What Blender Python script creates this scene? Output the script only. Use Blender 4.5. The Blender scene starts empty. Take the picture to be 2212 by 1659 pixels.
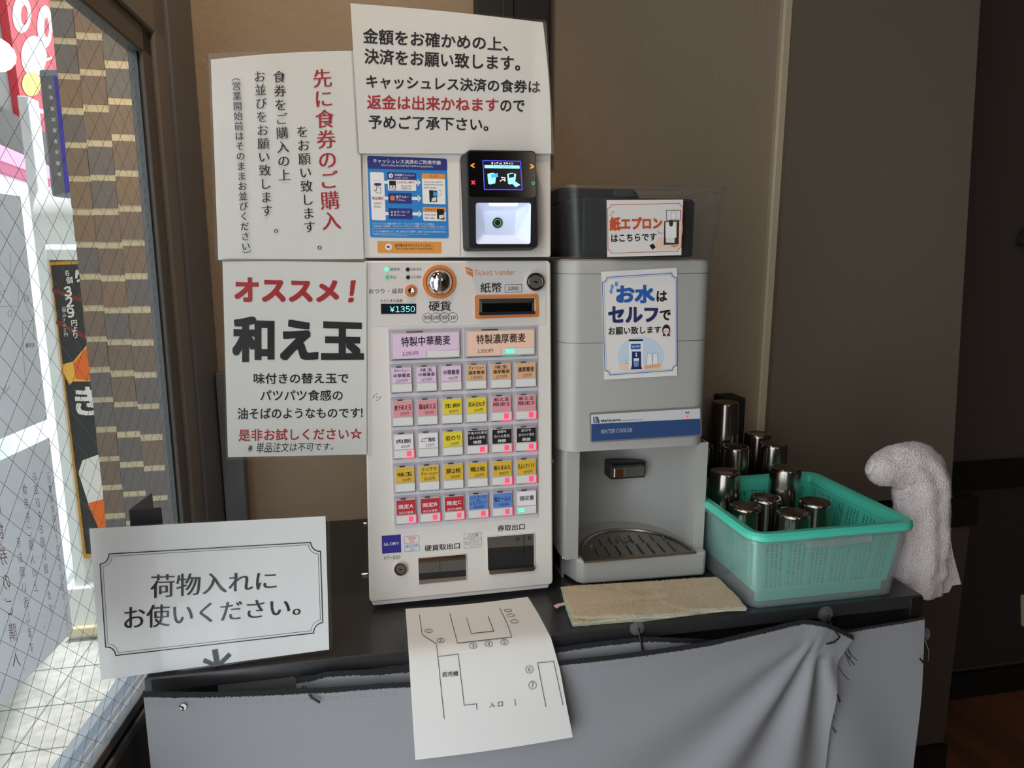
import bpy, math, random
from mathutils import Vector, Matrix
R_ = random.Random(7)
SC = bpy.context.scene
COL = SC.collection
# ------------------------------------------------------------------ camera, world, lights, exposure
F_PX, YAW, PIT, EYE = 1523.0, math.radians(11.39), math.radians(10.27), Vector((0, 0, 1.337))
cam_d = bpy.data.cameras.new('camera'); cam_d.sensor_width = 36; cam_d.sensor_fit = 'HORIZONTAL'
cam_d.lens = 36 * F_PX / 2212; cam_d.clip_start = .02
cam = bpy.data.objects.new('camera', cam_d); COL.objects.link(cam)
cam.location = EYE; cam.rotation_euler = (math.pi / 2 - PIT, 0, -YAW)
SC.camera = cam
SC.view_settings.view_transform = 'Standard'; SC.view_settings.look = 'None'
SC.view_settings.gamma = 1; SC.view_settings.exposure = -.42; SC.view_settings.use_curve_mapping = False

W = bpy.data.worlds.new('world'); SC.world = W; W.use_nodes = True
bg = W.node_tree.nodes['Background']; bg.inputs[0].default_value = (.86, .94, 1, 1); bg.inputs[1].default_value = 3.0

def lamp(name, kind, loc, target, energy, col, **kw):
    d = bpy.data.lights.new(name, kind); d.energy = energy; d.color = col
    for k, v in kw.items(): setattr(d, k, v)
    o = bpy.data.objects.new(name, d); COL.objects.link(o); o.location = loc
    o.rotation_euler = (Vector(target) - Vector(loc)).to_track_quat('-Z', 'Y').to_euler()
    return o
lamp('sun', 'SUN', (-1, 2, 4), (-.88, 2.05, 0), 3.9, (1, .97, .92), angle=math.radians(3))
# daylight lamps: glazed shop front beside the camera, then a low added one
lamp('daylight_fill', 'AREA', (-.47, .24, 1.08), (.35, .72, 1.08), 4.3, (.86, .92, 1), shape='RECTANGLE', size=.8, size_y=1.9)
lamp('daylight_fill', 'AREA', (-.40, .44, .36), (.2, .72, .36), 4.2, (.80, .89, 1), shape='RECTANGLE', size=.4, size_y=.7)  # added low lamp to brighten the skirt's left end; no glass built there
# warm ceiling downlights
lamp('downlight', 'SPOT', (-.05, .75, 2.5), (-.12, 1.25, 1.5), 36, (1, .76, .54), spot_size=math.radians(75), spot_blend=.8, shadow_soft_size=.05)
lamp('downlight', 'SPOT', (.35, -.25, 2.5), (.35, 1.0, 1.0), 2.2, (1, .80, .60), spot_size=math.radians(85), spot_blend=1, shadow_soft_size=.05)

# long warm ceiling fitting behind the camera
lamp('ceiling_strip', 'AREA', (.9, -1.0, 2.45), (.5, 1.2, .9), 3.2, (1, .84, .66), shape='RECTANGLE', size=.12, size_y=1.3)

def ray(px, py):
    r = Vector((math.cos(YAW), -math.sin(YAW), 0)); w = Vector((math.sin(YAW) * math.cos(PIT), math.cos(YAW) * math.cos(PIT), -math.sin(PIT)))
    u = r.cross(w)
    return w + r * ((px - 1106) / F_PX) + u * ((829.5 - py) / F_PX)
def plane(p0, n):
    """points of the photograph laid onto a real plane of the room"""
    p0 = Vector(p0); n = Vector(n).normalized()
    def P(px, py, w=0.0):
        d = ray(px, py); q = EYE + d * ((p0 - EYE).dot(n) / d.dot(n))
        return q + n * w
    P.n = n
    return P
def planeY(y): return plane((0, y, 0), (0, -1, 0))
def planeZ(z): return plane((0, 0, z), (0, 0, 1))
def crop(P, ox, oy, z):
    def Q(X, Y, w=0.0): return P(ox + X / z, oy + Y / z, w)
    Q.n = P.n
    return Q

# ------------------------------------------------------------------ materials
def lin(c): return tuple((x / 255 / 12.92 if x <= 10.3 else ((x / 255 + .055) / 1.055) ** 2.4) for x in c) + (1,)
MATS = {}
def mat(name, rgb=(128, 128, 128), rough=.5, metal=0, emit=0, spec=.5, bump=None, var=None, clear=None, frost=0, trans=0):
    if name in MATS: return MATS[name]
    m = bpy.data.materials.new(name); m.use_nodes = True; nt = m.node_tree; N, L = nt.nodes, nt.links
    b = N['Principled BSDF']; b.inputs['Base Color'].default_value = lin(rgb); b.inputs['Roughness'].default_value = rough
    b.inputs['Metallic'].default_value = metal; b.inputs['Specular IOR Level'].default_value = spec
    if emit:
        b.inputs['Emission Color'].default_value = lin(rgb); b.inputs['Emission Strength'].default_value = emit
    if bump or var:
        tc = N.new('ShaderNodeTexCoord')
    if bump:
        sc, st, dist = bump; t = N.new('ShaderNodeTexNoise'); t.inputs['Scale'].default_value = sc; t.inputs['Detail'].default_value = 6
        bp = N.new('ShaderNodeBump'); bp.inputs['Strength'].default_value = st; bp.inputs['Distance'].default_value = dist
        L.new(tc.outputs['Object'], t.inputs['Vector']); L.new(t.outputs['Fac'], bp.inputs['Height']); L.new(bp.outputs['Normal'], b.inputs['Normal'])
    if var:
        sc, c2, st = var; t = N.new('ShaderNodeTexNoise'); t.inputs['Scale'].default_value = sc; t.inputs['Detail'].default_value = 5
        if st != 1:
            mp = N.new('ShaderNodeMapping'); mp.inputs['Scale'].default_value = (1, st, 1); L.new(tc.outputs['Object'], mp.inputs['Vector']); L.new(mp.outputs['Vector'], t.inputs['Vector'])
        else: L.new(tc.outputs['Object'], t.inputs['Vector'])
        rp = N.new('ShaderNodeValToRGB'); rp.color_ramp.elements[0].position = .35; rp.color_ramp.elements[1].position = .65
        rp.color_ramp.elements[0].color = lin(rgb); rp.color_ramp.elements[1].color = lin(c2)
        L.new(t.outputs['Fac'], rp.inputs['Fac']); L.new(rp.outputs['Color'], b.inputs['Base Color'])
    if clear is not None or trans:
        out = N['Material Output']; mx = N.new('ShaderNodeMixShader')
        if trans:      # paper lit from behind
            t = N.new('ShaderNodeBsdfTranslucent'); t.inputs[0].default_value = lin(rgb); mx.inputs[0].default_value = trans
            L.new(b.outputs[0], mx.inputs[1]); L.new(t.outputs[0], mx.inputs[2]); L.new(mx.outputs[0], out.inputs[0])
        else:          # thin clear or frosted plastic: a share of light passes straight through
            t = N.new('ShaderNodeBsdfTransparent'); t.inputs[0].default_value = (.97, .98, .98, 1)
            ge = N.new('ShaderNodeNewGeometry'); dp = N.new('ShaderNodeVectorMath'); dp.operation = 'DOT_PRODUCT'
            L.new(ge.outputs['Incoming'], dp.inputs[0]); L.new(ge.outputs['Normal'], dp.inputs[1])
            def M(op, a, b=None):
                q = N.new('ShaderNodeMath'); q.operation = op
                for i, x in enumerate((a, b)):
                    if x is None: continue
                    if isinstance(x, (int, float)): q.inputs[i].default_value = x
                    else: L.new(x, q.inputs[i])
                return q.outputs[0]
            fr = M('ADD', M('MULTIPLY', M('POWER', M('SUBTRACT', 1, M('MINIMUM', M('ABSOLUTE', dp.outputs['Value']), 1)), 5), .96), .04)
            gl = N.new('ShaderNodeBsdfGlossy'); gl.inputs['Roughness'].default_value = rough
            m2 = N.new('ShaderNodeMixShader'); m2.inputs[0].default_value = frost
            L.new(t.outputs[0], m2.inputs[1]); L.new(b.outputs[0], m2.inputs[2])
            mul = N.new('ShaderNodeMath'); mul.operation = 'MULTIPLY'; mul.inputs[1].default_value = clear
            L.new(fr, mul.inputs[0]); L.new(mul.outputs[0], mx.inputs[0])
            L.new(m2.outputs[0], mx.inputs[1]); L.new(gl.outputs[0], mx.inputs[2]); L.new(mx.outputs[0], out.inputs[0])
    MATS[name] = m
    return m

mat('wallpaper', (152, 134, 112), .85, bump=(55, .55, .004)); mat('wall_board', (112, 99, 84), .8, bump=(300, .2, .001))
mat('dark_wall', (74, 62, 54), .8, bump=(200, .2, .001)); mat('wainscot', (44, 38, 34), .7, bump=(200, .2, .001)); mat('black_trim', (22, 20, 19), .45)
mat('post', (122, 116, 110), .45); mat('post2', (104, 104, 106), .4); mat('pipe', (196, 178, 148), .45); mat('ceiling', (120, 112, 100), .9)
mat('floor_wood', (140, 90, 56), .45, var=(6, (92, 56, 36), .12)); mat('pier', (72, 58, 48), .7)
mat('counter_black', (46, 46, 47), .26, bump=(120, .08, .001)); mat('apron_grey', (92, 90, 86), .7, bump=(500, .4, .001)); mat('black_wood', (26, 25, 25), .5)
mat('paper', (226, 221, 215), .6, spec=.2); mat('paper2', (228, 224, 221), .6, spec=.2); mat('ink', (34, 30, 31), .7, spec=.15); mat('red_ink', (176, 40, 46), .7, spec=.2); mat('film', (235, 235, 235), .06, clear=.22, frost=.012)
mat('ivory', (222, 216, 208), .42, bump=(900, .08, .0005)); mat('ivory2', (208, 202, 194), .45); mat('gap_dark', (40, 38, 37), .6); mat('panel_grey', (214, 208, 202), .4)
mat('cell', (178, 170, 176), .4); mat('cell_strip', (206, 204, 206), .4); mat('bezel', (190, 186, 184), .18, spec=.8); mat('window_white', (222, 220, 214), .35)
mat('orange', (214, 122, 48), .45); mat('chrome', (225, 222, 218), .06, metal=1); mat('steel', (188, 182, 172), .22, metal=1); mat('dark_steel', (120, 116, 110), .35, metal=.6)
mat('black_plastic', (27, 27, 30), .35); mat('black_gloss', (9, 9, 11), .12); mat('black_matte', (20, 20, 21), .7)
mat('navy', (38, 46, 120), .45); mat('blue', (36, 128, 200), .45); mat('label_orange', (222, 148, 66), .5); mat('white', (235, 233, 230), .5); mat('grey_line', (120, 120, 120), .5)
mat('brand_blue', (48, 44, 140), .4); mat('pink_ink', (214, 110, 140), .5); mat('sky_ink', (70, 150, 210), .5)
for k, c in dict(lilac=(226, 198, 222), peach=(240, 200, 176), tan=(222, 172, 128), pink=(226, 150, 156), yellow=(228, 206, 52), mustard=(218, 178, 56), card_white=(232, 226, 228), card_black=(36, 33, 34), card_red=(186, 44, 56), card_blue=(92, 134, 200)).items(): mat(k, c, .4)
mat('led_red', (255, 70, 110), emit=1.0); mat('led_red_glow', (255, 90, 120), .4, emit=.35); mat('led_green', (90, 255, 190), emit=1.1); mat('led_green_dim', (40, 190, 110), emit=.35); mat('led_off', (34, 40, 36), .3)
mat('vfd', (150, 235, 235), emit=1.0); mat('vfd_glass', (24, 34, 40), .12)
mat('screen', (12, 12, 20), .2, emit=.15); mat('screen_blue', (70, 80, 255), emit=1.1); mat('screen_cyan', (150, 225, 255), emit=1.0); mat('screen_sky', (70, 170, 245), emit=1.0); mat('screen_white', (245, 250, 255), emit=1.0); mat('hood_white', (214, 224, 246), .5, emit=.30)
mat('hood_bright', (255, 255, 255), emit=2.5)
mat('key_orange', (255, 150, 50), emit=1.0); mat('key_red', (255, 60, 70), emit=1.0); mat('key_green', (70, 200, 110), emit=.7); mat('lens', (58, 66, 64), .2)
mat('cooler', (170, 168, 163), .38, bump=(700, .1, .0005)); mat('cooler_side', (150, 149, 145), .5); mat('plate_rim', (120, 118, 118), .35); mat('plate_white', (206, 206, 206), .35); mat('plate_blue', (50, 76, 122), .4); mat('tray_steel', (150, 142, 132), .28, metal=1)
mat('clear_plastic', (200, 204, 206), .22, clear=1.0, frost=.17); mat('clear_plastic2', (200, 204, 206), .28, clear=.5, frost=.02); mat('clear_disc', (190, 194, 196), .12, clear=1.0, frost=.10); mat('green', (84, 206, 178), .42)
mat('towel', (238, 226, 224), .95, bump=(330, 1.0, .005)); mat('rag', (222, 204, 176), .95, bump=(480, 1.0, .004)); mat('towel_pile', (240, 230, 228), .95, trans=.5); mat('rag_pile', (224, 208, 182), .95, trans=.5); mat('rag_edge', (150, 178, 168), .9); mat('tag_pink', (214, 176, 170), .7)
mat('fabric', (140, 141, 143), .75, bump=(900, .15, .0006)); mat('thread', (26, 24, 25), .9)
mat('tumbler', (160, 151, 141), .18, metal=1); mat('tumbler_base', (150, 140, 128), .3, metal=1)
mat('glass', (240, 245, 245), .02, clear=.55, frost=0.0); mat('wire', (100, 100, 98), .4, metal=.6); mat('frame_dark', (90, 86, 82), .4); mat('seal_grey', (132, 138, 142), .6); mat('glass_edge', (52, 58, 58), .2)
mat('sill_metal', (150, 160, 172), .4, metal=.3); mat('tile_brown', (136, 120, 108), .8, bump=(80, .4, .004)); mat('tile_brown2', (146, 124, 106), .8, bump=(80, .4, .004)); mat('tile_grey', (122, 118, 118), .8, bump=(80, .4, .004)); mat('cream', (225, 212, 180), .7)
mat('pavement', (205, 205, 200), .8, bump=(60, .4, .004), var=(30, (180, 182, 180), 1)); mat('joint', (140, 145, 148), .9); mat('col_white', (235, 240, 240), .6); mat('facade_grey', (132, 130, 126), .8); mat('facade_dark', (96, 94, 90), .8); mat('pink_band', (235, 170, 200), .6); mat('rose', (190, 90, 125), .6)
mat('sign_red', (205, 48, 62), .5); mat('sign_yellow', (240, 226, 110), .5); mat('sign_blue', (70, 70, 190), .5); mat('sign_grey', (116, 120, 124), .5); mat('ochre', (216, 160, 60), .5); mat('white_bright', (250, 250, 250), .4); mat('board_black', (40, 46, 50), .5); mat('chicken', (236, 110, 30), .5); mat('chicken2', (246, 190, 80), .5); mat('chili', (120, 46, 44), .5)
mat('back_sheet', (236, 238, 240), .6, trans=.62); mat('back_ink', (150, 152, 158), .7, trans=.5); mat('back_red', (196, 140, 146), .7, trans=.5)
mat('bulb', (255, 226, 160), emit=40)
mat('skin', (238, 204, 180), .6); mat('pale_blue', (196, 214, 228), .5); mat('text_blue', (40, 92, 170), .5); mat('text_navy', (38, 46, 92), .5); mat('text_red', (206, 84, 44), .5); mat('drop_blue', (100, 150, 205), .5); mat('brown', (66, 46, 40), .5); mat('beige', (236, 206, 178), .5); mat('hair', (30, 26, 28), .6)

# ------------------------------------------------------------------ mesh builder
WL = {}
class MB:
    def __init__(s): s.v = []; s.f = []; s.m = []; s.mats = []
    def mi(s, name):
        if name not in s.mats: s.mats.append(name)
        return s.mats.index(name)
    def add(s, verts, faces, m):
        k = len(s.v); s.v += [Vector(p) for p in verts]; i = s.mi(m)
        for f in faces: s.f.append(tuple(k + a for a in f)); s.m.append(i)
    def box(s, a, b, m, rz=0, piv=None):
        x0, y0, z0 = a; x1, y1, z1 = b
        vs = [Vector((x, y, z)) for z in (z0, z1) for x, y in ((x0, y0), (x1, y0), (x1, y1), (x0, y1))]
        if rz:
            c = Vector(piv or ((x0 + x1) / 2, (y0 + y1) / 2, 0)); M = Matrix.Rotation(rz, 3, 'Z'); vs = [M @ (p - c) + c for p in vs]
        s.add(vs, [(3, 2, 1, 0), (4, 5, 6, 7), (0, 1, 5, 4), (1, 2, 6, 5), (2, 3, 7, 6), (3, 0, 4, 7)], m)
    def loft(s, rings, m, cap=(True, True), closed=True):
        n = len(rings[0]); vs = [p for r in rings for p in r]; fs = []
        for i in range(len(rings) - 1):
            for j in range(n if closed else n - 1):
                a, b = i * n + j, i * n + (j + 1) % n
                fs.append((a, b, b + n, a + n))
        if cap[0]: fs.append(tuple(range(n - 1, -1, -1)))
        if cap[1]: fs.append(tuple((len(rings) - 1) * n + j for j in range(n)))
        s.add(vs, fs, m)
    def prism(s, P, pts, w0, w1, m):
        """outline PTS (photo points, counter-clockwise on the picture seen from the front or not) from depth w0 to w1"""
        a = 0
        for i in range(len(pts)):
            x0, y0 = pts[i]; x1, y1 = pts[(i + 1) % len(pts)]; a += x0 * y1 - x1 * y0
        if a > 0: pts = pts[::-1]
        s.loft([[P(x, y, w0) for x, y in pts], [P(x, y, w1) for x, y in pts]], m)
    def poly(s, P, pts, w, m):
        a = 0
        for i in range(len(pts)):
            x0, y0 = pts[i]; x1, y1 = pts[(i + 1) % len(pts)]; a += x0 * y1 - x1 * y0
        if a > 0: pts = pts[::-1]
        s.add([P(x, y, w) for x, y in pts], [tuple(range(len(pts)))], m)
    def ring(s, P, outer, inner, w0, w1, m):
        n = len(outer)
        for a, b in ((outer, inner),):
            vs = [P(*p, w1) for p in a] + [P(*p, w1) for p in b] + [P(*p, w0) for p in a] + [P(*p, w0) for p in b]
            fs = []
            for i in range(n):
                j = (i + 1) % n
                fs += [(i, i + n, j + n, j), (i, j, j + 2 * n, i + 2 * n), (i + n, i + 3 * n, j + 3 * n, j + n)]
            s.add(vs, fs, m)
    def line(s, P, pts, wd, w, m, closed=False, seg=1):
        q = list(pts) + ([pts[0]] if closed else [])
        for (x0, y0), (x1, y1) in zip(q, q[1:]):
            dx, dy = x1 - x0, y1 - y0; l = math.hypot(dx, dy) or 1; nx, ny = -dy / l * wd / 2, dx / l * wd / 2; ex, ey = dx / l * wd / 2 * .6, dy / l * wd / 2 * .6
            x0, y0, x1, y1 = x0 - ex, y0 - ey, x1 + ex, y1 + ey
            for k in range(seg):
                a, b = k / seg, (k + 1) / seg
                A = (x0 + (x1 - x0) * a, y0 + (y1 - y0) * a); B = (x0 + (x1 - x0) * b, y0 + (y1 - y0) * b)
                s.poly(P, [(A[0] + nx, A[1] + ny), (B[0] + nx, B[1] + ny), (B[0] - nx, B[1] - ny), (A[0] - nx, A[1] - ny)], w, m)
    def disc(s, P, x, y, rx, ry, w, m, n=20): s.poly(P, ell(x, y, rx, ry, n), w, m)
    def circ(s, P, x, y, rx, ry, wd, w, m, n=24): s.ring(P, ell(x, y, rx, ry, n), ell(x, y, rx - wd, ry - wd, n), w, w + .00005, m)
    def tube(s, pts, r, m, n=8, cap=True):
        pts = [Vector(p) for p in pts]; rad = r if isinstance(r, (list, tuple)) else [r] * len(pts); rings = []; prev = None
        for i, p in enumerate(pts):
            t = (pts[min(i + 1, len(pts) - 1)] - pts[max(i - 1, 0)]).normalized()
            a = Vector((0, 0, 1)) if abs(t.z) < .9 else Vector((1, 0, 0))
            if prev is not None: a = prev
            x = (a - t * a.dot(t)).normalized(); y = t.cross(x); prev = x
            rings.append([p + (x * math.cos(2 * math.pi * k / n) + y * math.sin(2 * math.pi * k / n)) * rad[i] for k in range(n)])
        s.loft(rings, m, (cap, cap))
    def lathe(s, c, prof, m, n=32, cap=(False, False)):
        c = Vector(c)
        s.loft([[c + Vector((r * math.cos(2 * math.pi * k / n), r * math.sin(2 * math.pi * k / n), z)) for k in range(n)] for r, z in prof], m, cap)
    def grid(s, fn, nu, nv, m, flip=False):
        vs = [fn(i / nu, j / nv) for j in range(nv + 1) for i in range(nu + 1)]; fs = []
        for j in range(nv):
            for i in range(nu):
                a = j * (nu + 1) + i; q = (a, a + 1, a + nu + 2, a + nu + 1); fs.append(q[::-1] if flip else q)
        s.add(vs, fs, m)
    def sheet(s, fn, nu, nv, m, th=.0004):
        """thin paper with two faces; fn(u,v,w) gives the surface"""
        s.grid(lambda u, v: fn(u, v, 0), nu, nv, m, True); s.grid(lambda u, v: fn(u, v, -th), nu, nv, m)
        e = [(i / nu, 0) for i in range(nu)] + [(1, j / nv) for j in range(nv)] + [(1 - i / nu, 1) for i in range(nu)] + [(0, 1 - j / nv) for j in range(nv)]
        s.loft([[fn(u, v, 0) for u, v in e], [fn(u, v, -th) for u, v in e]], m, (False, False))

def ell(x, y, rx, ry, n=20): return [(x + rx * math.cos(2 * math.pi * k / n), y + ry * math.sin(2 * math.pi * k / n)) for k in range(n)]
def rq(q, r, n=4):
    """quad q (tl, tr, br, bl) with rounded corners of r photo pixels"""
    out = []
    for i in range(4):
        p = Vector(q[i]); a = (Vector(q[i - 1]) - p).normalized(); b = (Vector(q[(i + 1) % 4]) - p).normalized()
        c = p + (a + b) * r
        for k in range(n + 1):
            t = k / n * math.pi / 2
            d = -b * math.cos(t) - a * math.sin(t)
            o = c + d * r; out.append((o.x, o.y))
    return out
def rc(x0, y0, x1, y1): return [(x0, y0), (x1, y0), (x1, y1), (x0, y1)]
def inset(pts, d):
    cx = sum(p[0] for p in pts) / len(pts); cy = sum(p[1] for p in pts) / len(pts)
    hx = max(abs(p[0] - cx) for p in pts); hy = max(abs(p[1] - cy) for p in pts)
    return [(cx + (x - cx) * (1 - d / hx), cy + (y - cy) * (1 - d / hy)) for x, y in pts]

TC = {}
def glyph(c, res, off=0):
    k = (c, res, off)
    if k in TC: return TC[k]
    cu = bpy.data.curves.new('text', 'FONT'); cu.body = c; cu.resolution_u = res; cu.offset = off
    o = bpy.data.objects.new('text', cu); COL.objects.link(o)
    me = bpy.data.meshes.new_from_object(o.evaluated_get(bpy.context.evaluated_depsgraph_get()))
    v = [(p.co.x, p.co.y) for p in me.vertices]; f = [tuple(p.vertices) for p in me.polygons]
    if f:
        i0 = f[0]; a = sum(v[i0[i]][0] * v[i0[(i + 1) % len(i0)]][1] - v[i0[(i + 1) % len(i0)]][0] * v[i0[i]][1] for i in range(len(i0)))
        if a < 0: f = [q[::-1] for q in f]
    bpy.data.objects.remove(o); bpy.data.curves.remove(cu); bpy.data.meshes.remove(me)
    TC[k] = (v, f); return TC[k]
def glyphs(t, bold=0, res=2, off=0):
    """letters one by one: Latin letters and digits take the wide form of the East Asian face, set at their own width"""
    if len(t) == 1 and ord(t) > 127: return glyph(t, res, off)
    V, G, x = [], [], 0.0
    for c in t:
        if c == ' ': x += .26; continue
        o = ord(c); lat = 33 <= o <= 126 or c == '¥'
        v, f = glyph(chr(o + 0xFEE0) if 33 <= o <= 126 else '￥' if c == '¥' else c, res, off)
        if not v: x += 1; continue
        if lat: lo, hi = min(p[0] for p in v), max(p[0] for p in v); dx = x - lo + .045; x += hi - lo + .095
        else: dx = x; x += 1
        k = len(V); V += [(p + dx, q) for p, q in v]; G += [tuple(k + i for i in q) for q in f]
    return V, G
def styled(t, bold, res, ming):
    v, f = glyphs(t, 0, res, -.012 if ming >= .014 else 0); V, G = [], []      # copies for weight lie a hair above one another
    if ming: D = [(d, e) for d in (-ming, 0, ming) for e in ((0,) if bold <= .006 else (-bold * .5, bold * .5))]      # thin horizontals, thick verticals
    elif bold <= .006: return [(x, y, 0) for x, y in v], f
    elif bold < .03: D = [(bold * math.cos(a), bold * math.sin(a)) for a in [math.pi / 4 + math.pi / 2 * i for i in range(4)]]
    elif bold < .04: D = [(bold * .85 * i, bold * .85 * j) for i in (-1, 0, 1) for j in (-1, 0, 1)]
    else: D = [(0, 0)] + [(bold * .85 * i / 6, bold * .85 * j / 6) for i in range(-6, 7) for j in range(-6, 7) if max(abs(i), abs(j)) == 6]
    for l, (d, e) in enumerate(D):
        k = len(V); V += [(x + d, y + e, l * (1.2e-5 if len(D) < 20 else 4e-6)) for x, y in v]; G += [tuple(k + i for i in q) for q in f]
    return V, G
def T(mb, P, t, x0, y0, x1, y1, h0, h1=None, m='ink', bold=0, w=.0003, res=2, ming=0, skew=0, flip=False):
    """lettering whose ink fills the box with the bottom line (x0,y0)-(x1,y1) and heights h0, h1"""
    if h1 is None: h1 = h0
    v, f = styled(t, bold, res, ming)
    if not v: return
    xa, xb = min(p[0] for p in v), max(p[0] for p in v); ya, yb = min(p[1] for p in v), max(p[1] for p in v)
    out = []
    for x, y, l in v:
        a = (x - xa) / (xb - xa); b = (y - ya) / (yb - ya)
        if flip: a = 1 - a
        X = x0 + (x1 - x0) * a; Y = y0 + (y1 - y0) * a; h = h0 + (h1 - h0) * a
        out.append(P(X + skew * h * b, Y - h * b, w + l))
    mb.add(out, [q[::-1] for q in f] if flip else f, m)
def VT(mb, P, t, top, bot, size, m='ink', bold=0, w=.0003, ming=0, wide=1.0, flip=False, res=2):
    """a column of characters, centres from top to bottom"""
    n = len(t); ax = Vector((bot[0] - top[0], bot[1] - top[1])); ax = ax.normalized() if ax.length else Vector((0, 1)); pr = Vector((-ax.y, ax.x)) * -1
    ax, pr = (ax, Vector((ax.y, -ax.x)))
    k = 0; cnt = len([c for c in t if c not in '。︵︶'])
    for c in t:
        a = k / max(cnt - 1, 1)
        v, f = styled(c, bold, res, ming)
        cx, cy = top[0] + (bot[0] - top[0]) * a, top[1] + (bot[1] - top[1]) * a
        if c == '。': cx += ax.x * size * .62 + pr.x * size * .95 * (-1 if flip else 1); cy += ax.y * size * .32 + pr.y * size * .9
        elif c == '︵': cx -= ax.x * size; cy -= ax.y * size * 1.0
        elif c == '︶': pass
        else: k += 1
        out = []
        for x, y, l in v:
            dx = (x - .5) * size * wide * (-1 if flip else 1); dy = (y - .38) * size
            out.append(P(cx + pr.x * dx - ax.x * dy, cy + pr.y * dx - ax.y * dy, w + l * (6 if w > .0025 and size > 20 and wide == 1.0 and bold >= .03 else 1)))
        mb.add(out, [q[::-1] for q in f] if flip else f, m)

def build(mb, name, parent=None, bevel=0, smooth=None, label=None, seg=2):
    me = bpy.data.meshes.new(name)
    if parent is None:
        xs = [p.x for p in mb.v]; ys = [p.y for p in mb.v]; zs = [p.z for p in mb.v]
        O = Vector(((min(xs) + max(xs)) / 2, (min(ys) + max(ys)) / 2, min(zs)))
    else: O = WL[parent.name]
    me.from_pydata([tuple(p - O) for p in mb.v], [], mb.f)
    for n in mb.mats: me.materials.append(MATS[n])
    me.polygons.foreach_set('material_index', mb.m)
    me.update()
    o = bpy.data.objects.new(name, me); COL.objects.link(o)
    if parent is None: o.location = O
    else: o.parent = parent
    WL[o.name] = O
    if smooth:
        me.polygons.foreach_set('use_smooth', [True] * len(me.polygons)); me.set_sharp_from_angle(angle=math.radians(smooth))
    if bevel:
        b = o.modifiers.new('bevel', 'BEVEL'); b.width = bevel; b.segments = seg; b.limit_method = 'ANGLE'; b.angle_limit = math.radians(40); b.harden_normals = False
    if label: o['label'] = label
    return o
def thing(name, loc, label, cat, group=None):
    o = bpy.data.objects.new(name, None); COL.objects.link(o); o.location = loc; o.empty_display_size = .05; WL[o.name] = Vector(loc)
    return tag(o, label, cat, group)
def tag(o, label, cat, group=None):
    o['label'] = label; o['category'] = cat
    if group: o['group'] = group
    return o
def struct(mb, name, **k):
    o = build(mb, name, **k); o['kind'] = 'structure'; return o
def boxobj(a, b, m, name, **k):
    mb = MB(); mb.box(a, b, m); return build(mb, name, **k)

# ------------------------------------------------------------------ the room
WY = 1.43; CZ = .80
mb = MB(); mb.box((-.295, WY, .70), (1.262, WY + .20, 2.6), 'wallpaper'); mb.box((-.295, WY, 0), (1.44, WY + .20, .70), 'wallpaper'); struct(mb, 'wall_back')
mb = MB(); mb.box((1.2, 1.67, 0), (3.6, 1.80, 2.6), 'dark_wall'); mb.box((1.2, 1.664, .09), (3.6, 1.67, .70), 'wainscot'); struct(mb, 'wall_far')
mb = MB(); mb.box((1.2, 1.645, .672), (3.6, 1.664, .756), 'black_trim'); struct(mb, 'trim_1', bevel=.002)
mb = MB(); mb.box((1.445, 1.645, 0), (3.6, 1.664, .082), 'black_trim'); struct(mb, 'baseboard_right', bevel=.002)
mb = MB(); mb.box((.865, 1.40, 0), (1.44, WY, .70), 'pier'); mb.box((.865, 1.385, 0), (1.44, 1.40, .08), 'black_trim'); struct(mb, 'trim_2')
mb = MB(); mb.box((.865, 1.385, .685), (1.445, WY, .757), 'black_trim'); struct(mb, 'trim_3', bevel=.002)
mb = MB(); mb.box((3.6, -2.6, 0), (3.7, 1.8, 2.6), 'dark_wall'); struct(mb, 'wall_right')
mb = MB(); mb.box((-.8, -2.7, 0), (3.7, -2.6, 2.6), 'dark_wall'); struct(mb, 'wall_front')
mb = MB(); mb.box((-.36, -2.7, 2.6), (3.7, 1.8, 2.7), 'ceiling'); struct(mb, 'ceiling')
mb = MB(); mb.box((-.45, -2.7, -.05), (3.7, 1.8, 0), 'floor_wood'); struct(mb, 'floor')
# the board hung on the right of the back wall, its lower edge over the rail
mb = MB(); q = [(.872, .762), (1.376, .762), (1.292, 2.1), (1.27, 2.6), (.872, 2.6)]
mb.loft([[Vector((x, 1.402, z)) for x, z in q], [Vector((x, WY, z)) for x, z in q]], 'wall_board'); struct(mb, 'trim_4')
# upright cover strip for the pipe
mb = MB()
pr = [(.853, 1.43), (.853, 1.418), (.857, 1.414), (.870, 1.414), (.877, 1.420), (.877, 1.43)]
mb.loft([[Vector((x, y, z)) for x, y in pr] for z in (.81, 2.6)], 'pipe')
tag(build(mb, 'pipe_cover', smooth=30), 'beige vertical cable cover strip running up the back wall', 'pipe')
mb = MB(); mb.box((.213, 1.40, 1.55), (.356, WY, 2.6), 'black_trim'); mb.box((.262, 1.394, 1.55), (.285, 1.40, 2.6), 'black_trim'); struct(mb, 'trim_5', bevel=.002)
mb = MB(); mb.box((-.29, 1.395, CZ), (-.250, WY, 1.12), 'post2'); struct(mb, 'trim_6', bevel=.002)

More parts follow.
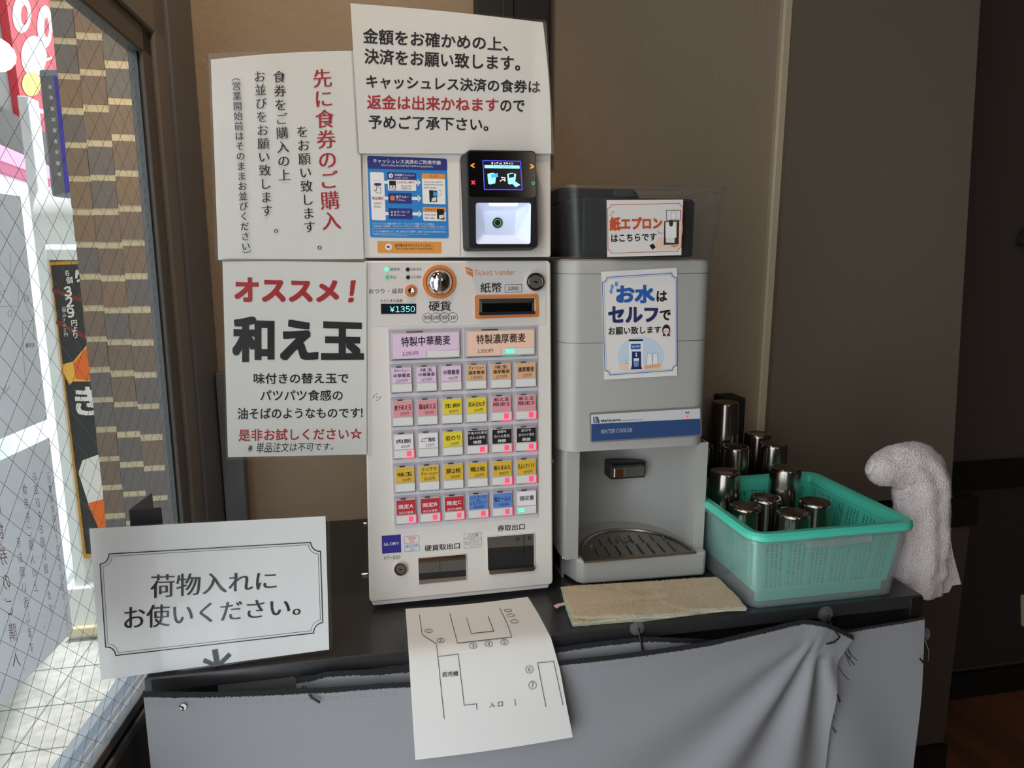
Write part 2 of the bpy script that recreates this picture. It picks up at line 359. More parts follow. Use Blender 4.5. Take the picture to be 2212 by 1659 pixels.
# window wall on the left: axis along the glass
A0 = Vector((-.36, .9, 0)); AD = Vector((math.sin(math.radians(5.4)), math.cos(math.radians(5.4)), 0)); AN = Vector((AD.y, -AD.x, 0))
def WP(s, o, z): return A0 + AD * s + AN * o + Vector((0, 0, z))
PG = plane(A0, AN)
def wbox(mb, s0, s1, o0, o1, z0, z1, m):
    ps = [(s0, o0), (s1, o0), (s1, o1), (s0, o1)]
    mb.loft([[WP(s, o, z0) for s, o in ps][::-1], [WP(s, o, z1) for s, o in ps][::-1]], m)
mb = MB()
wbox(mb, .326, .361, -.016, .008, .60, 2.6, 'frame_dark'); wbox(mb, .361, .412, -.016, .014, 0, 2.6, 'post'); wbox(mb, .412, .533, -.016, .020, 0, 2.6, 'post2')
struct(mb, 'trim_7', bevel=.003)
mb = MB()   # head of the window: slopes a little up towards the camera
zt = lambda s: 1.640 + .06 * (.33 - s)
for o0, o1, d0, d1, m in ((-.016, .008, 0, .04, 'frame_dark'), (-.05, .014, .04, .13, 'post'), (-.05, .020, .13, .96, 'post2')):
    ps = [(-.55, zt(-.55) + d0), (.41, zt(.41) + d0), (.41, zt(.41) + d1), (-.55, zt(-.55) + d1)]
    mb.loft([[WP(s, o0, z) for s, z in ps], [WP(s, o1, z) for s, z in ps]], m)
struct(mb, 'trim_8', bevel=.003)
mb = MB()   # inner sill: seal, ledge and dark spandrel below the glass
wbox(mb, -.25, .345, -.012, .002, .690, .706, 'seal_grey'); wbox(mb, -.25, .345, -.012, .000, .680, .690, 'black_trim'); wbox(mb, -.25, .345, -.012, .004, .667, .680, 'seal_grey'); wbox(mb, -.25, .40, -.05, .004, 0, .667, 'post2')
struct(mb, 'trim_9', bevel=.0015)
mb = MB()   # outer sill steps
SILL = [(-.0125, .50), (-.0125, .690), (-.040, .669), (-.070, .640), (-.078, .652), (-.130, .604), (-.130, .50)]
mb.loft([[WP(sv, o, z) for o, z in SILL] for sv in (-.29, .36)], 'sill_metal')
struct(mb, 'trim_10', bevel=.002)
mb = MB(); wbox(mb, -.285, -.25, -.05, .02, 0, 2.6, 'frame_dark'); struct(mb, 'trim_11', bevel=.003)  # spandrel stops here, leaving an unseen opening added for the low lamp
# wired glass
zg0, zg1 = .70, 1.70
mb = MB(); wbox(mb, -.25, .325, -.0065, -.003, zg0, zg1, 'glass'); win = struct(mb, 'window_1')
mb = MB(); wbox(mb, .320, .3255, -.0072, .0005, zg0, zg1, 'glass_edge'); build(mb, 'glazing_bead', win)
mb = MB(); a, st = 1.0, .027
for sg in (1, -1):
    c = -2.0
    while c < 3.0:
        pts = []
        for s, z in ((-.25, None), (.324, None)):
            pts.append((s, zg0 + (c + sg * s * a)))
        (s0, z0), (s1, z1) = pts
        def clip(s0, z0, s1, z1):
            t0, t1 = 0, 1
            for lo, hi in ((zg0, zg1),):
                d = z1 - z0; ta, tb = (lo - z0) / d, (hi - z0) / d
                if ta > tb: ta, tb = tb, ta
                t0, t1 = max(t0, ta), min(t1, tb)
            return (t0, t1)
        t0, t1 = clip(s0, z0, s1, z1)
        if t1 > t0:
            mb.tube([WP(s0 + (s1 - s0) * t, -.0048, z0 + (z1 - z0) * t) for t in (t0, t1)], .00026, 'wire', 3, False)
        c += st * 1.414
build(mb, 'wire_mesh', win)

# ------------------------------------------------------------------ outside
mb = MB(); mb.box((-6, -4, -.06), (-.46, 7, 0), 'pavement')
PZ = planeZ(.0015)
for k in range(-4, 14):          # joints of the street tiles
    y = .9 + k * .21
    mb.box((-3, y, 0), (-.47, y + .004, .0012), 'joint')
for k in range(12): mb.box((-.52 - k * .16, 0, 0), (-.516 - k * .16, 3.5, .0012), 'joint')
struct(mb, 'ground')
# tiled wall
B0 = Vector((-.66, 1.95, 0)); BD = Vector((.777, -.629, 0)); BN = Vector((-.629, -.777, 0))
mb = MB()
cols = [(171, 217, 1.985), (217, 270, 1.925), (270, 338, 1.86), (338, 405, 1.79), (405, 470, 1.72)]
for i, (pa, pb, y) in enumerate(cols):
    P = planeY(y); xa, xb = P(pa, 608).x, P(pb, 608).x
    mb.box((xa, y + .006, 0), (xb, y + .35, 2.35), 'cream')
    for k in range(-13, 14):
        z = 1.286 + k * .0800 + (0, -.002, .003, .001, .002)[i] + R_.uniform(-.001, .001); m = R_.choice(['tile_brown', 'tile_brown', 'tile_brown2', 'tile_grey']) if k > -2 else R_.choice(['tile_brown', 'tile_grey', 'tile_grey'])
        mb.box((xa + .0006, y + R_.uniform(0, .004), z + .008), (xb - .0006, y + .03, z + .0720), m)
struct(mb, 'wall_outside')
# food board, white frame and pillar
PB = planeY(2.6)
fb = thing('food_board', PB(150, 1205), 'tall black food poster in an ochre frame outside the window, with a fried chicken picture', 'poster')
mb = MB(); mb.prism(PB, [(103, 566), (262, 560), (330, 1206), (170, 1206)], -.02, 0, 'ochre'); build(mb, 'frame', fb, bevel=.001)
mb = MB(); mb.poly(PB, [(110, 573), (270, 567), (325, 1196), (186, 1196)], .001, 'board_black')
Q2 = crop(PB, 0, 500, 2.7644)
for a, b in (((320, 350), (520, 420)), ((345, 540), (530, 640))):
    mb.line(Q2, [a, b], 26, .002, 'chili')
VT(mb, Q2, '6個', (412, 248), (418, 290), 42, 'white', .03, .003)
VT(mb, Q2, '329', (422, 355), (440, 480), 76, 'white', .04, .003)
VT(mb, Q2, '円より', (445, 545), (453, 620), 40, 'white', .03, .003)
VT(mb, Q2, '︵税込362円', (385, 470), (396, 615), 26, 'white', .01, .003)
VT(mb, Q2, 'り', (478, 265), (478, 265), 80, 'white', .05, .003)
VT(mb, Q2, 'き', (520, 1010), (520, 1010), 190, 'white', .035, .003)
mb.poly(Q2, [(368, 795), (440, 775), (530, 665), (556, 665), (560, 895), (440, 895), (415, 915), (385, 850)], .003, 'chicken2')
mb.poly(Q2, [(440, 790), (530, 680), (556, 690), (560, 890), (455, 880)], .004, 'chicken')
mb.poly(Q2, [(495, 1365), (620, 1320), (660, 1620), (530, 1625), (470, 1440)], .003, 'white')
mb.poly(Q2, [(525, 1622), (640, 1590), (660, 1780), (600, 1790)], .0035, 'chicken')
build(mb, 'picture', fb)
mb = MB()
x0 = PB(70, 1000).x; x1 = PB(105, 600).x
mb.box((-1.054, 2.58, 0), (-1.024, 2.66, 1.83), 'col_white'); mb.box((-1.085, 2.56, 0), (-.90, 2.66, .19), 'col_white'); mb.box((-1.09, 2.54, .02), (-.88, 2.66, .05), 'cream')
mb.box((-1.03, 2.59, 1.325), (-.70, 2.66, 1.36), 'col_white'); mb.box((-1.03, 2.62, 0), (-.70, 2.68, 1.34), 'col_white')
struct(mb, 'pillar_outside', bevel=.003)
mb = MB()   # bulging white cloth awning roll over the board
def aw(u, v):
    x = -1.02 + u * .34; th = math.pi * (v * 1.0)
    return Vector((x, 2.57 - .06 * math.sin(th), 1.375 + .17 * v + .012 * math.sin(u * 9) * v))
mb.grid(aw, 14, 8, 'col_white'); mb.box((-1.02, 2.57, 1.375), (-.68, 2.585, 1.54), 'col_white')
tag(build(mb, 'white_awning', smooth=60), 'white rolled awning cloth above the black food poster outside', 'awning')
# blue and grey upright sign
PS = planeY(2.45)
sg = thing('upright_sign', PS(120, 425), 'narrow upright grey and blue shop sign hung outside above the white awning', 'sign')
mb = MB(); mb.prism(PS, rq([(84, 150), (172, 150), (176, 430), (112, 424)], 6), -.05, 0, 'sill_metal'); build(mb, 'frame', sg, bevel=.002)
mb = MB(); mb.poly(PS, [(88, 165), (116, 163), (141, 416), (117, 422)], .001, 'sign_grey'); mb.poly(PS, [(116, 163), (130, 166), (160, 412), (141, 418)], .001, 'sign_blue')
mb.poly(PS, [(130, 166), (172, 166), (176, 412), (160, 412)], .001, 'sign_blue')
for k in range(9):
    x, y = 109 + k * 2.4, 188 + k * 23.5
    mb.line(PS, [(x - 4, y - 3), (x + 4, y + 3)], 1.4, .002, 'col_white'); mb.line(PS, [(x - 4, y + 3), (x + 4, y - 3)], 1.4, .002, 'col_white'); mb.line(PS, [(x - 1, y - 5), (x + 1, y + 5)], 1.2, .002, 'col_white')
build(mb, 'sign_face', sg)
# facade across the street, with red signboard
FP0 = Vector((-1.25, 2.7, 0)); FD = Vector((-math.sin(math.radians(8.3)), math.cos(math.radians(8.3)), 0)); FN = Vector((FD.y, -FD.x, 0))
PF = plane(FP0, FN)
mb = MB()
def fbox(s0, s1, o0, o1, z0, z1, m):
    ps = [(s0, o0), (s1, o0), (s1, o1), (s0, o1)]
    mb.loft([[FP0 + FD * s + FN * o + Vector((0, 0, z)) for s, o in ps][::-1] for z in (z0, z1)], m)
fbox(-1.8, 1.7, -.1, 0, 0, 2.9, 'facade_grey'); fbox(-1.8, 1.5, 0, .045, 1.622, 1.658, 'rose'); fbox(-1.8, 1.5, 0, .05, 1.658, 1.712, 'pink_band'); fbox(-1.8, 1.5, 0, .03, 1.712, 1.86, 'facade_dark'); fbox(-1.8, 1.5, 0, .02, 0, 1.622, 'col_white')
struct(mb, 'facade_outside')
rs = thing('red_signboard', PF(55, 290), 'tall red shop signboard with white lettering outside, at the upper left of the window', 'sign')
Q3 = crop(PF, 0, 0, 5.184)
mb = MB(); mb.prism(Q3, [(-60, -160), (600, -60), (655, 690), (445, 1490), (165, 1370)], .0, .03, 'sign_red'); build(mb, 'board', rs, bevel=.001)
mb = MB()
for x, y, a, b, m in ((140, 150, 110, 210, 'white'), (170, 160, 40, 110, 'sign_red'), (410, 290, 90, 240, 'white'), (430, 300, 28, 110, 'sign_red'), (280, 620, 150, 230, 'white'), (250, 930, 110, 140, 'sign_yellow'), (420, 1080, 40, 130, 'sign_yellow')):
    mb.disc(Q3, x, y, a, b, .0315 + .0005 * ('white' != m), m, 28)
mb.line(Q3, [(170, 1160), (250, 1200), (330, 1230), (405, 1250)], 46, .032, 'white'); mb.line(Q3, [(240, 800), (330, 700), (480, 640)], 30, .0322, 'white')
build(mb, 'lettering', rs)
mb = MB(); c = planeY(1.6)(-6, 118); n = 16
for i in range(1): mb.lathe(c, [(.001, -.030), (.011, -.028), (.021, -.021), (.028, -.011), (.030, 0), (.028, .011), (.021, .021), (.011, .028), (.001, .030)], 'bulb', 18)
bl = thing('street_lamp', c, 'glowing warm globe lamp outside by the red signboard', 'lamp'); build(mb, 'bulb', bl, smooth=50)
mb = MB(); mb.tube([c + Vector((0, 0, .028)), c + Vector((0, 0, .9))], .004, 'black_trim'); build(mb, 'cord', bl)
lamp('street_glow', 'POINT', c + Vector((.07, -.01, 0)), c, .8, (1, .72, .38), shadow_soft_size=.03)

# notices hung outside on the glass, seen from behind
PO = plane(A0 - AN * .012, AN)
mb = MB()
def quadfn(P, tl, tr, br, bl, bend=lambda u, v: 0):
    def fn(u, v, w=0):
        a = (tl[0] + (tr[0] - tl[0]) * u, tl[1] + (tr[1] - tl[1]) * u); b = (bl[0] + (br[0] - bl[0]) * u, bl[1] + (br[1] - bl[1]) * u)
        return P(a[0] + (b[0] - a[0]) * v, a[1] + (b[1] - a[1]) * v, w + bend(u, v))
    return fn
def outer_sheet(s0, s1, z0, z1):
    return lambda u, v, w=0: WP(s0 + (s1 - s0) * u, -.012 + w, z1 + (z0 - z1) * v)
mb.sheet(outer_sheet(-.225, -.009, 1.150, 1.402), 4, 6, 'back_sheet')
QS = crop(PO, 0, 500, 2.7644)
for pts in ([(-10, 60), (-10, 290), (25, 360), (-20, 358)], [(55, 130), (60, 260), (110, 300), (105, 445), (0, 450)], [(115, 350), (195, 530), (130, 540), (135, 720), (150, 905), (110, 915)], [(195, 530), (200, 640)]):
    mb.line(QS, pts, 2.2, .0006, 'back_ink')
for x, y in ((155, 400), (55, 490)): mb.circ(QS, x, y, 13, 22, 2.5, .0006, 'back_ink')
T(mb, QS, '若売機', 150, 695, 205, 690, 28, 26, 'back_ink', .01, .0006, flip=True); T(mb, QS, '入口', 15, 975, 60, 940, 36, 34, 'back_ink', 0, .0006, flip=True)
tag(build(mb, 'outdoor_notice'), 'upper sheet hung outside the window, a seat plan showing through from behind', 'notice')
mb = MB(); mb.sheet(outer_sheet(-.225, -.009, .882, 1.128), 4, 6, 'back_sheet')
QT = crop(PO, 0, 1050, 2.7244)
def OT(t, a, b, size, m): VT(mb, QT, t, a, b, size, m, .004, .0006, .014, .42, True)
OT('先に食券のご購入', (-42, -40), (90, 1010), 120, 'back_red'); OT('をお願い致します。', (105, 330), (182, 950), 76, 'back_ink')
OT('食券をご購入の上', (142, 20), (207, 590), 72, 'back_ink'); OT('お並びをお願い致します。', (200, -60), (296, 720), 68, 'back_ink'); OT('︵営業開始前はそのままお並びください︶', (285, -40), (402, 880), 52, 'back_ink')
tag(build(mb, 'outdoor_notice'), 'lower sheet hung outside the window, red and grey columns of writing in reverse', 'notice')

# ------------------------------------------------------------------ counter
ct = thing('counter', (.28, 1.16, 0), 'black counter under the ticket machine and water cooler', 'counter')
mb = MB(); q = [(-.303, .905), (.858, .905), (.858, 1.427), (-.255, 1.427)]
mb.loft([[Vector((x, y, z)) for x, y in q] for z in (.779, CZ)], 'counter_black'); build(mb, 'countertop', ct, bevel=.002)
mb = MB(); mb.box((-.285, .925, .05), (.84, 1.40, .779), 'black_wood'); build(mb, 'cabinet', ct)
mb = MB(); mb.box((-.215, .909, .735), (.30, .925, .779), 'apron_grey'); build(mb, 'apron', ct, label='grey felt-like apron strip')
mb = MB(); mb.box((.836, .9035, .02), (.858, .93, .797), 'black_trim'); build(mb, 'corner_post', ct, bevel=.001)

# ------------------------------------------------------------------ ticket machine
EX = Vector((1, .0184, 0)); EY = Vector((0, .0656, 1)); MN = EX.cross(EY).normalized()
PM = plane((0, 1.06, 1.337), MN)
tm = thing('ticket_machine', (.135, 1.2, CZ), 'ivory meal ticket vending machine with rows of coloured selection buttons', 'ticket machine')
DOOR = [(783, 563), (1190, 563), (1195, 1263), (798, 1302)]
C1 = crop(PM, 780, 550, 5.144); C2 = crop(PM, 820, 770, 5.978); C3 = crop(PM, 820, 960, 5.978); C4 = crop(PM, 780, 1130, 5.027); C7 = crop(PM, 770, 320, 5.144)
def hull(mb, quad, w, yb, m, zfloor=None):
    a = [PM(x, y, w) for x, y in quad]; b = [Vector((p.x, yb, p.z)) for p in a]
    if zfloor is not None:
        for l in (a, b):
            l[2] = Vector((l[2].x, l[2].y, zfloor)); l[3] = Vector((l[3].x, l[3].y, zfloor))
    mb.loft([b[::-1], a[::-1]], m)
mb = MB(); hull(mb, [(788, 566), (1186, 566), (1190, 1272), (803, 1310)], -.022, 1.36, 'ivory2', CZ + .002); build(mb, 'cabinet', tm, bevel=.003)
mb = MB(); mb.prism(PM, rq(DOOR, 9), -.02, 0, 'ivory'); build(mb, 'front_door', tm, bevel=.0025, smooth=40)
mb = MB(); mb.prism(PM, [(802, 1300), (1188, 1262), (1186, 1272), (806, 1311)], -.02, -.004, 'ivory'); build(mb, 'base_lip', tm, bevel=.0015)
mb = MB(); hull(mb, [(783, 325), (1190, 330), (1190, 555), (783, 557)], -.003, 1.34, 'ivory2')
mb.prism(PM, rq([(783, 325), (1190, 330), (1190, 555), (783, 557)], 5), -.006, 0, 'ivory'); mb.line(PM, [(993, 345), (994, 553)], 1.2, .0003, 'grey_line')
build(mb, 'payment_unit', tm, bevel=.0015)
mb = MB(); hull(mb, [(790, 556), (1184, 554), (1184, 566), (790, 566)], -.006, 1.30, 'gap_dark'); build(mb, 'seam', tm)
# header panel with printing
mb = MB(); mb.prism(C1, rq([(72, 92), (2050, 90), (2055, 775), (85, 795)], 22), .0, .0006, 'panel_grey')
W1 = .0009
for x, y, m in ((285, 165, 'led_green'), (288, 250, 'led_green_dim'), (517, 165, 'led_off'), (520, 252, 'led_off')): mb.prism(C1, ell(x, y, 22, 22), .0006, .002, m)
for t, a, b, c, d, h in (('発売中', 322, 182, 428, 180, 34), ('お札中止', 552, 180, 676, 178, 32), ('中止', 325, 268, 388, 266, 34), ('つり切れ', 552, 270, 672, 266, 34), ('おつり・返却', 85, 436, 462, 432, 58), ('ただいまの金額', 215, 530, 458, 528, 34)): T(mb, C1, t, a, b, c, d, h, None, 'ink', .004, W1)
T(mb, C1, '硬貨', 750, 628, 996, 626, 112, None, 'ink', .012, W1); T(mb, C1, '紙幣', 1325, 424, 1560, 420, 112, None, 'ink', .012, W1)
T(mb, C1, '1000', 1630, 397, 1748, 395, 42, None, 'ink', .02, W1); mb.line(C1, [(1598, 335), (1783, 331), (1783, 415), (1598, 419)], 4, W1, 'ink', True)
for k, t in enumerate(('500', '100', '50', '10')):
    x = 737 + k * 93.5; mb.circ(C1, x, 702 - k * 1.6, 56, 56, 4, W1, 'ink', 28); hw = 42 if len(t) == 3 else 28
    if k == 1: hw = 36
    T(mb, C1, t, x - hw, 720, x + hw, 718, 40, None, 'ink', .02, W1, skew=.15)
T(mb, C1, 'Ticket Vender', 1255, 232, 1712, 226, 62, None, 'orange', .004, W1)
mb.poly(C1, [(1156, 132), (1235, 165), (1245, 250), (1170, 212)], W1, 'orange'); mb.line(C1, [(1160, 168), (1240, 196)], 7, W1 + .0002, 'panel_grey')
build(mb, 'header_panel', tm)
mb = MB(); mb.ring(C1, ell(866, 304, 184, 186, 40), ell(868, 304, 150, 152, 40), .0006, .0032, 'orange'); cr = build(mb, 'coin_ring', tm, label='orange ring around the coin slot', smooth=40)
mb = MB()
rings = [[C1(868 + 146 * math.cos(t) * math.cos(2 * math.pi * k / 40), 308 + 150 * math.cos(t) * math.sin(2 * math.pi * k / 40), .0008 + .017 * math.sin(t)) for k in range(40)][::-1] for t in [i / 10 * math.pi / 2 * .99 for i in range(11)]]
mb.loft(rings, 'chrome', (False, True)); mb.prism(C1, [(862, 205), (876, 205), (876, 405), (862, 405)], .015, .0182, 'dark_steel')
build(mb, 'coin_slot', tm, smooth=50, label='chrome domed coin slot')
mb = MB(); mb.ring(C1, ell(550, 402, 66, 66, 28), ell(552, 402, 44, 44, 28), .0006, .003, 'orange')
mb.loft([[C1(550 + r * math.cos(2 * math.pi * k / 24), 402 + r * math.sin(2 * math.pi * k / 24), w) for k in range(24)][::-1] for r, w in ((43, .001), (42, .006), (34, .0085), (30, .0078), (2, .0068))], 'chrome', (False, True))
build(mb, 'return_button', tm, smooth=40, label='chrome coin return button in an orange ring')
mb = MB(); mb.prism(C1, [(220, 546), (610, 546), (610, 656), (222, 660)], .0004, .0012, 'vfd_glass'); T(mb, C1, '¥1350', 318, 640, 598, 638, 66, None, 'vfd', -.005, .0015)
build(mb, 'amount_display', tm)
mb = MB(); o_ = rq([(1260, 452), (1962, 438), (1972, 690), (1266, 714)], 26); i_ = rq([(1298, 486), (1930, 474), (1938, 662), (1302, 682)], 6)
mb.ring(C1, o_, i_, .0004, .002, 'orange'); bs = build(mb, 'bill_slot', tm, label='orange framed banknote slot')
mb = MB(); mb.poly(C1, i_, .001, 'white'); mb.poly(C1, [(1306, 492), (1922, 482), (1926, 658), (1308, 674)], .0014, 'dark_steel')
mb.prism(C1, [(1306, 492), (1922, 482), (1900, 535), (1340, 542)], .0014, .004, 'steel'); mb.prism(C1, [(1340, 542), (1890, 532), (1892, 640), (1342, 652)], .0014, .003, 'black_gloss'); mb.prism(C1, [(1310, 640), (1925, 628), (1926, 658), (1310, 674)], .0014, .005, 'black_plastic'); mb.line(C1, [(1852, 560), (1856, 528), (1905, 526)], 12, .0043, 'chrome')
build(mb, 'slot_mouth', bs)
def keylock(P, x, y, r, parent, name='key_lock'):
    mb = MB(); q = lambda rr, w: [P(x + rr * math.cos(2 * math.pi * k / 28), y + rr * math.sin(2 * math.pi * k / 28), w) for k in range(28)][::-1]
    mb.loft([q(r, 0), q(r, .004), q(r * .93, .0055), q(r * .78, .0055), q(r * .72, .003), q(r * .7, .0036), q(r * .1, .0042)], 'chrome', (False, True))
    o = build(mb, name, parent, smooth=35)
    mb = MB(); mb.disc(P, x, y, r * .70, r * .70, .0044, 'dark_steel'); mb.prism(P, [(x - r * .2, y - r * .1), (x + r * .2, y - r * .02), (x + r * .2, y + r * .14), (x - r * .2, y + r * .04)], .004, .0048, 'black_gloss'); build(mb, 'keyhole', o)
keylock(C1, 1932, 302, 106, tm); keylock(C4, 427, 490, 74, tm)

# selection buttons
def gv(y): return y
mb = MB(); mb.prism(PM, [(837, 709), (1161, 700), (1162, 1117), (852, 1142)], .0, .0012, 'cell_strip'); build(mb, 'button_field', tm)
VLf = lambda t: (837 + 15 * t, 709 + 433 * t); VRt = lambda t: (1161 + 1 * t, 700 + 417 * t)
def GP(u, t, w=0):
    a, b = VLf(t), VRt(t); return PM(a[0] + (b[0] - a[0]) * u, a[1] + (b[1] - a[1]) * u, w)
def tr(y): return (y - 700) / 417
ROWS = [(702, 770), (774, 837), (843, 907), (912.5, 974), (981, 1044), (1048.5, 1110)]
def button(row, c0, c1, lines, price, card, ink='ink', led=None, big=False):
    t0, t1 = tr(ROWS[row][0]), tr(ROWS[row][1])
    def Q(a, b, w=0): return GP(c0 + (c1 - c0) * a, t0 + (t1 - t0) * b, w)
    mb = MB(); e = .018
    mb.prism(Q, [(e * .5, .01), (1 - e * .5, .01), (1 - e * .5, .985), (e * .5, .985)], .0012, .0020, 'cell')
    bx = (.045, .11, .955, .93) if big else (.09, .115, .905, .955)
    mb.prism(Q, [(bx[0], bx[1]), (bx[2], bx[1]), (bx[2], bx[3]), (bx[0], bx[3])], .002, .0050, 'bezel')
    mb.prism(Q, [(bx[0] + .2, bx[1] - .02), (bx[0] + .42, bx[1] - .02), (bx[0] + .42, bx[1] + .012), (bx[0] + .2, bx[1] + .012)], .002, .0054, 'gap_dark')
    mb.prism(Q, [(bx[0], bx[3]), (bx[2], bx[3]), (bx[2], bx[3] + .022), (bx[0], bx[3] + .022)], .0019, .0030, 'gap_dark')
    btn = build(mb, 'select_button', tm, bevel=.0004, seg=1)
    mb = MB()
    if big:
        mb.poly(Q, [(.06, .15), (.94, .15), (.94, .68), (.50, .70), (.50, .90), (.06, .90)], .0052, card)
        T(mb, Q, lines[0], .175, .55, .83, .525, .30, .29, ink, .012, .0054, res=2); T(mb, Q, price, .185, .83, .395, .82, .125, .12, ink, .006, .0054, res=2)
    else:
        mb.poly(Q, [(.115, .15), (.885, .15), (.885, .64), (.115, .64)], .0052, card)
        n = len(lines); k = 'A' if price is None else 'B'
        if n == 1:
            wd = {2: .60, 3: .60, 4: .66}.get(len(lines[0]), .68); hh = .145 if len(lines[0]) <= 2 else .17
            yb = .44 if price else .47
            if ink != 'ink': hh = .15; yb = .44
            T(mb, Q, lines[0], .5 - wd / 2, yb, .5 + wd / 2, yb - .01, hh, None, ink, .016, .0054, res=2)
            if price and ink == 'ink': T(mb, Q, price, .38, .61, .74, .60, .105, None, ink, .004, .0054, res=2)
            elif price: T(mb, Q, price, .20, .615, .80, .605, .085, None, ink, .004, .0054, res=2)
        elif n == 2:
            T(mb, Q, lines[0], .2 if len(lines[0]) > 2 else .26, .30, .8 if len(lines[0]) > 2 else .74, .29, .12, None, ink, .012, .0054, res=2)
            T(mb, Q, lines[1], .17, .46, .84, .45, .125, None, ink, .012, .0054, res=2)
            if price: T(mb, Q, price, .27, .62, .72, .61, .105, None, ink, .004, .0054, res=2)
        else:
            T(mb, Q, lines[0], .5 - .065 * len(lines[0]), .28, .5 + .065 * len(lines[0]), .27, .095, None, ink, .004, .0054, res=2)
            if lines[1] == 'or': T(mb, Q, 'or', .42, .37, .58, .365, .06, None, ink, .01, .0054, res=2)
            else: T(mb, Q, lines[1], .18, .44, .82, .43, .10, None, ink, .004, .0054, res=2)
            if price is None: T(mb, Q, lines[2], .34, .61, .66, .60, .12, None, ink, .016, .0054, res=2)
            else: T(mb, Q, lines[2], .17, .48, .84, .47, .10, None, ink, .004, .0054, res=2); T(mb, Q, price, .3, .62, .72, .61, .10, None, ink, .004, .0054, res=2)
    build(mb, 'name_card', btn)
    mb = MB(); wq = (.515, .70, .94, .90) if big else (.105, .675, .895, .925)
    mb.poly(Q, rc(*wq), .0052, 'window_white'); build(mb, 'lamp_window', btn)
    if led:
        mb = MB()
        if led == 'red':
            for i in range(3):
                for j in range(3): mb.poly(Q, rc(.61 + i * .065, .71 + j * .062, .665 + i * .065, .76 + j * .062), .0054, 'led_red')
            mb.poly(Q, rc(.60, .705, .80, .885), .0053, 'led_red_glow'); mb.prism(Q, rc(.9, .66, .93, .95), .002, .0052, 'led_red_glow'); mb.prism(Q, rc(.45, .935, .93, .965), .002, .0052, 'led_red_glow')
        else:
            a = .57 if big else .18
            mb.poly(Q, rc(a, .73, a + (.105 if big else .22), .85), .0054, 'led_green'); mb.prism(Q, rc(a - .05, .935, a + .2, .955), .002, .0052, 'led_green_dim')
        build(mb, 'indicator', btn)
button(0, 0, .5, ['特製中華蕎麦'], '1250円', 'lilac', big=True); button(0, .5, 1, ['特製濃厚蕎麦'], '1350円', 'peach', led='green', big=True)
TABLE = [
 [(['チャーシュー', '中華蕎麦'], '1250円', 'lilac'), (['味玉', '中華蕎麦'], '1070円', 'lilac'), (['中華蕎麦'], '950円', 'lilac'), (['チャーシュー', '濃厚蕎麦'], '1350円', 'tan'), (['味玉', '濃厚蕎麦'], '1170円', 'tan'), (['濃厚蕎麦'], '1050円', 'tan')],
 [(['煮干和え玉'], '250円', 'pink'), (['鶏油和え玉'], '300円', 'pink'), (['生卵'], '80円', 'yellow'), (['刻み玉ねぎ'], '100円', 'yellow'), (['和え玉', '限定1'], None, 'pink', 'ink', 'red'), (['和え玉', '限定2'], None, 'pink', 'ink', 'red')],
 [(['肉飯'], '450円', 'card_white', 'ink', 'red'), (['ご飯'], '150円', 'card_white'), (['岩のり'], '100円', 'yellow'), (['午後の仕事を', '忘れる勇気', '時価'], None, 'card_black', 'white', 'red'), (['金額を', '忘れる勇気', '時価'], None, 'card_black', 'white', 'red'), (['自分を', '甘やかす勇気', '時価'], None, 'card_black', 'white', 'red')],
 [(['味玉'], '120円', 'mustard'), (['ミックス', 'チャーシュー'], '300円', 'mustard'), (['豚2枚'], '180円', 'mustard'), (['鴨2枚'], '120円', 'mustard'), (['噛みまみた'], '890円', 'mustard', 'ink', 'red'), (['まよいマイマイ'], '890円', 'mustard', 'ink', 'red')],
 [(['限定A'], '本日の価格', 'card_red', 'white', 'red'), (['限定B'], '本日の価格', 'card_red', 'white', 'red'), (['限定C'], '本日の価格', 'card_red', 'white', 'red'), (['ハイボール', 'or', 'レモンサワー'], '450円', 'card_blue', 'ink', 'red'), (['瓶ビール小'], '500円', 'card_blue', 'ink', 'red'), (['領収書'], None, 'card_white', 'ink', 'green')]]
for r, row in enumerate(TABLE):
    for c, b in enumerate(row): button(r + 1, c / 6, (c + 1) / 6, *b)
# speaker holes and lower printing
mb = MB()
for x, y in ((814, 851), (806.5, 858), (814, 858), (821.5, 858), (814, 865), (809, 854), (819, 862)): mb.disc(PM, x, y, 1.1, 1.1, .0002, 'black_gloss', 8)
build(mb, 'speaker_holes', tm)
mb = MB(); mb.poly(C4, [(224, 138), (430, 122), (436, 316), (228, 332)], .0003, 'brand_blue'); T(mb, C4, 'GLORY', 246, 246, 412, 234, 32, None, 'white', .02, .0005)
build(mb, 'brand_plate', tm, label='square blue maker plate'); mb = MB(); T(mb, C4, 'VT-S20', 246, 398, 425, 386, 38, None, 'ink', .002, .0005)
build(mb, 'model_text', tm)
for q, m, a, b in ((((464, 148), (630, 132), (636, 212), (468, 226)), 'pink_ink', ('新紙幣', 512, 182, 592, 174), ('対応', 525, 210, 580, 205)), (((468, 240), (634, 226), (638, 300), (472, 314)), 'sky_ink', ('新500円', 488, 272, 614, 262), ('対応', 528, 300, 580, 296))):
    mb = MB(); oq = rq(q, 14); mb.ring(C4, oq, inset(oq, 4), .0003, .00035, m); T(mb, C4, a[0], *a[1:], 28, None, m, .004, .0005); T(mb, C4, b[0], *b[1:], 24, None, m, .004, .0005); build(mb, 'round_cornered_sticker', tm)
mb = MB(); T(mb, C4, '硬貨取出口', 690, 308, 1072, 276, 66, None, 'ink', .012, .0005); build(mb, 'outlet_caption', tm); mb = MB(); T(mb, C4, '券取出口', 1480, 92, 1776, 68, 66, None, 'ink', .012, .0005); build(mb, 'outlet_caption', tm); mb = MB()
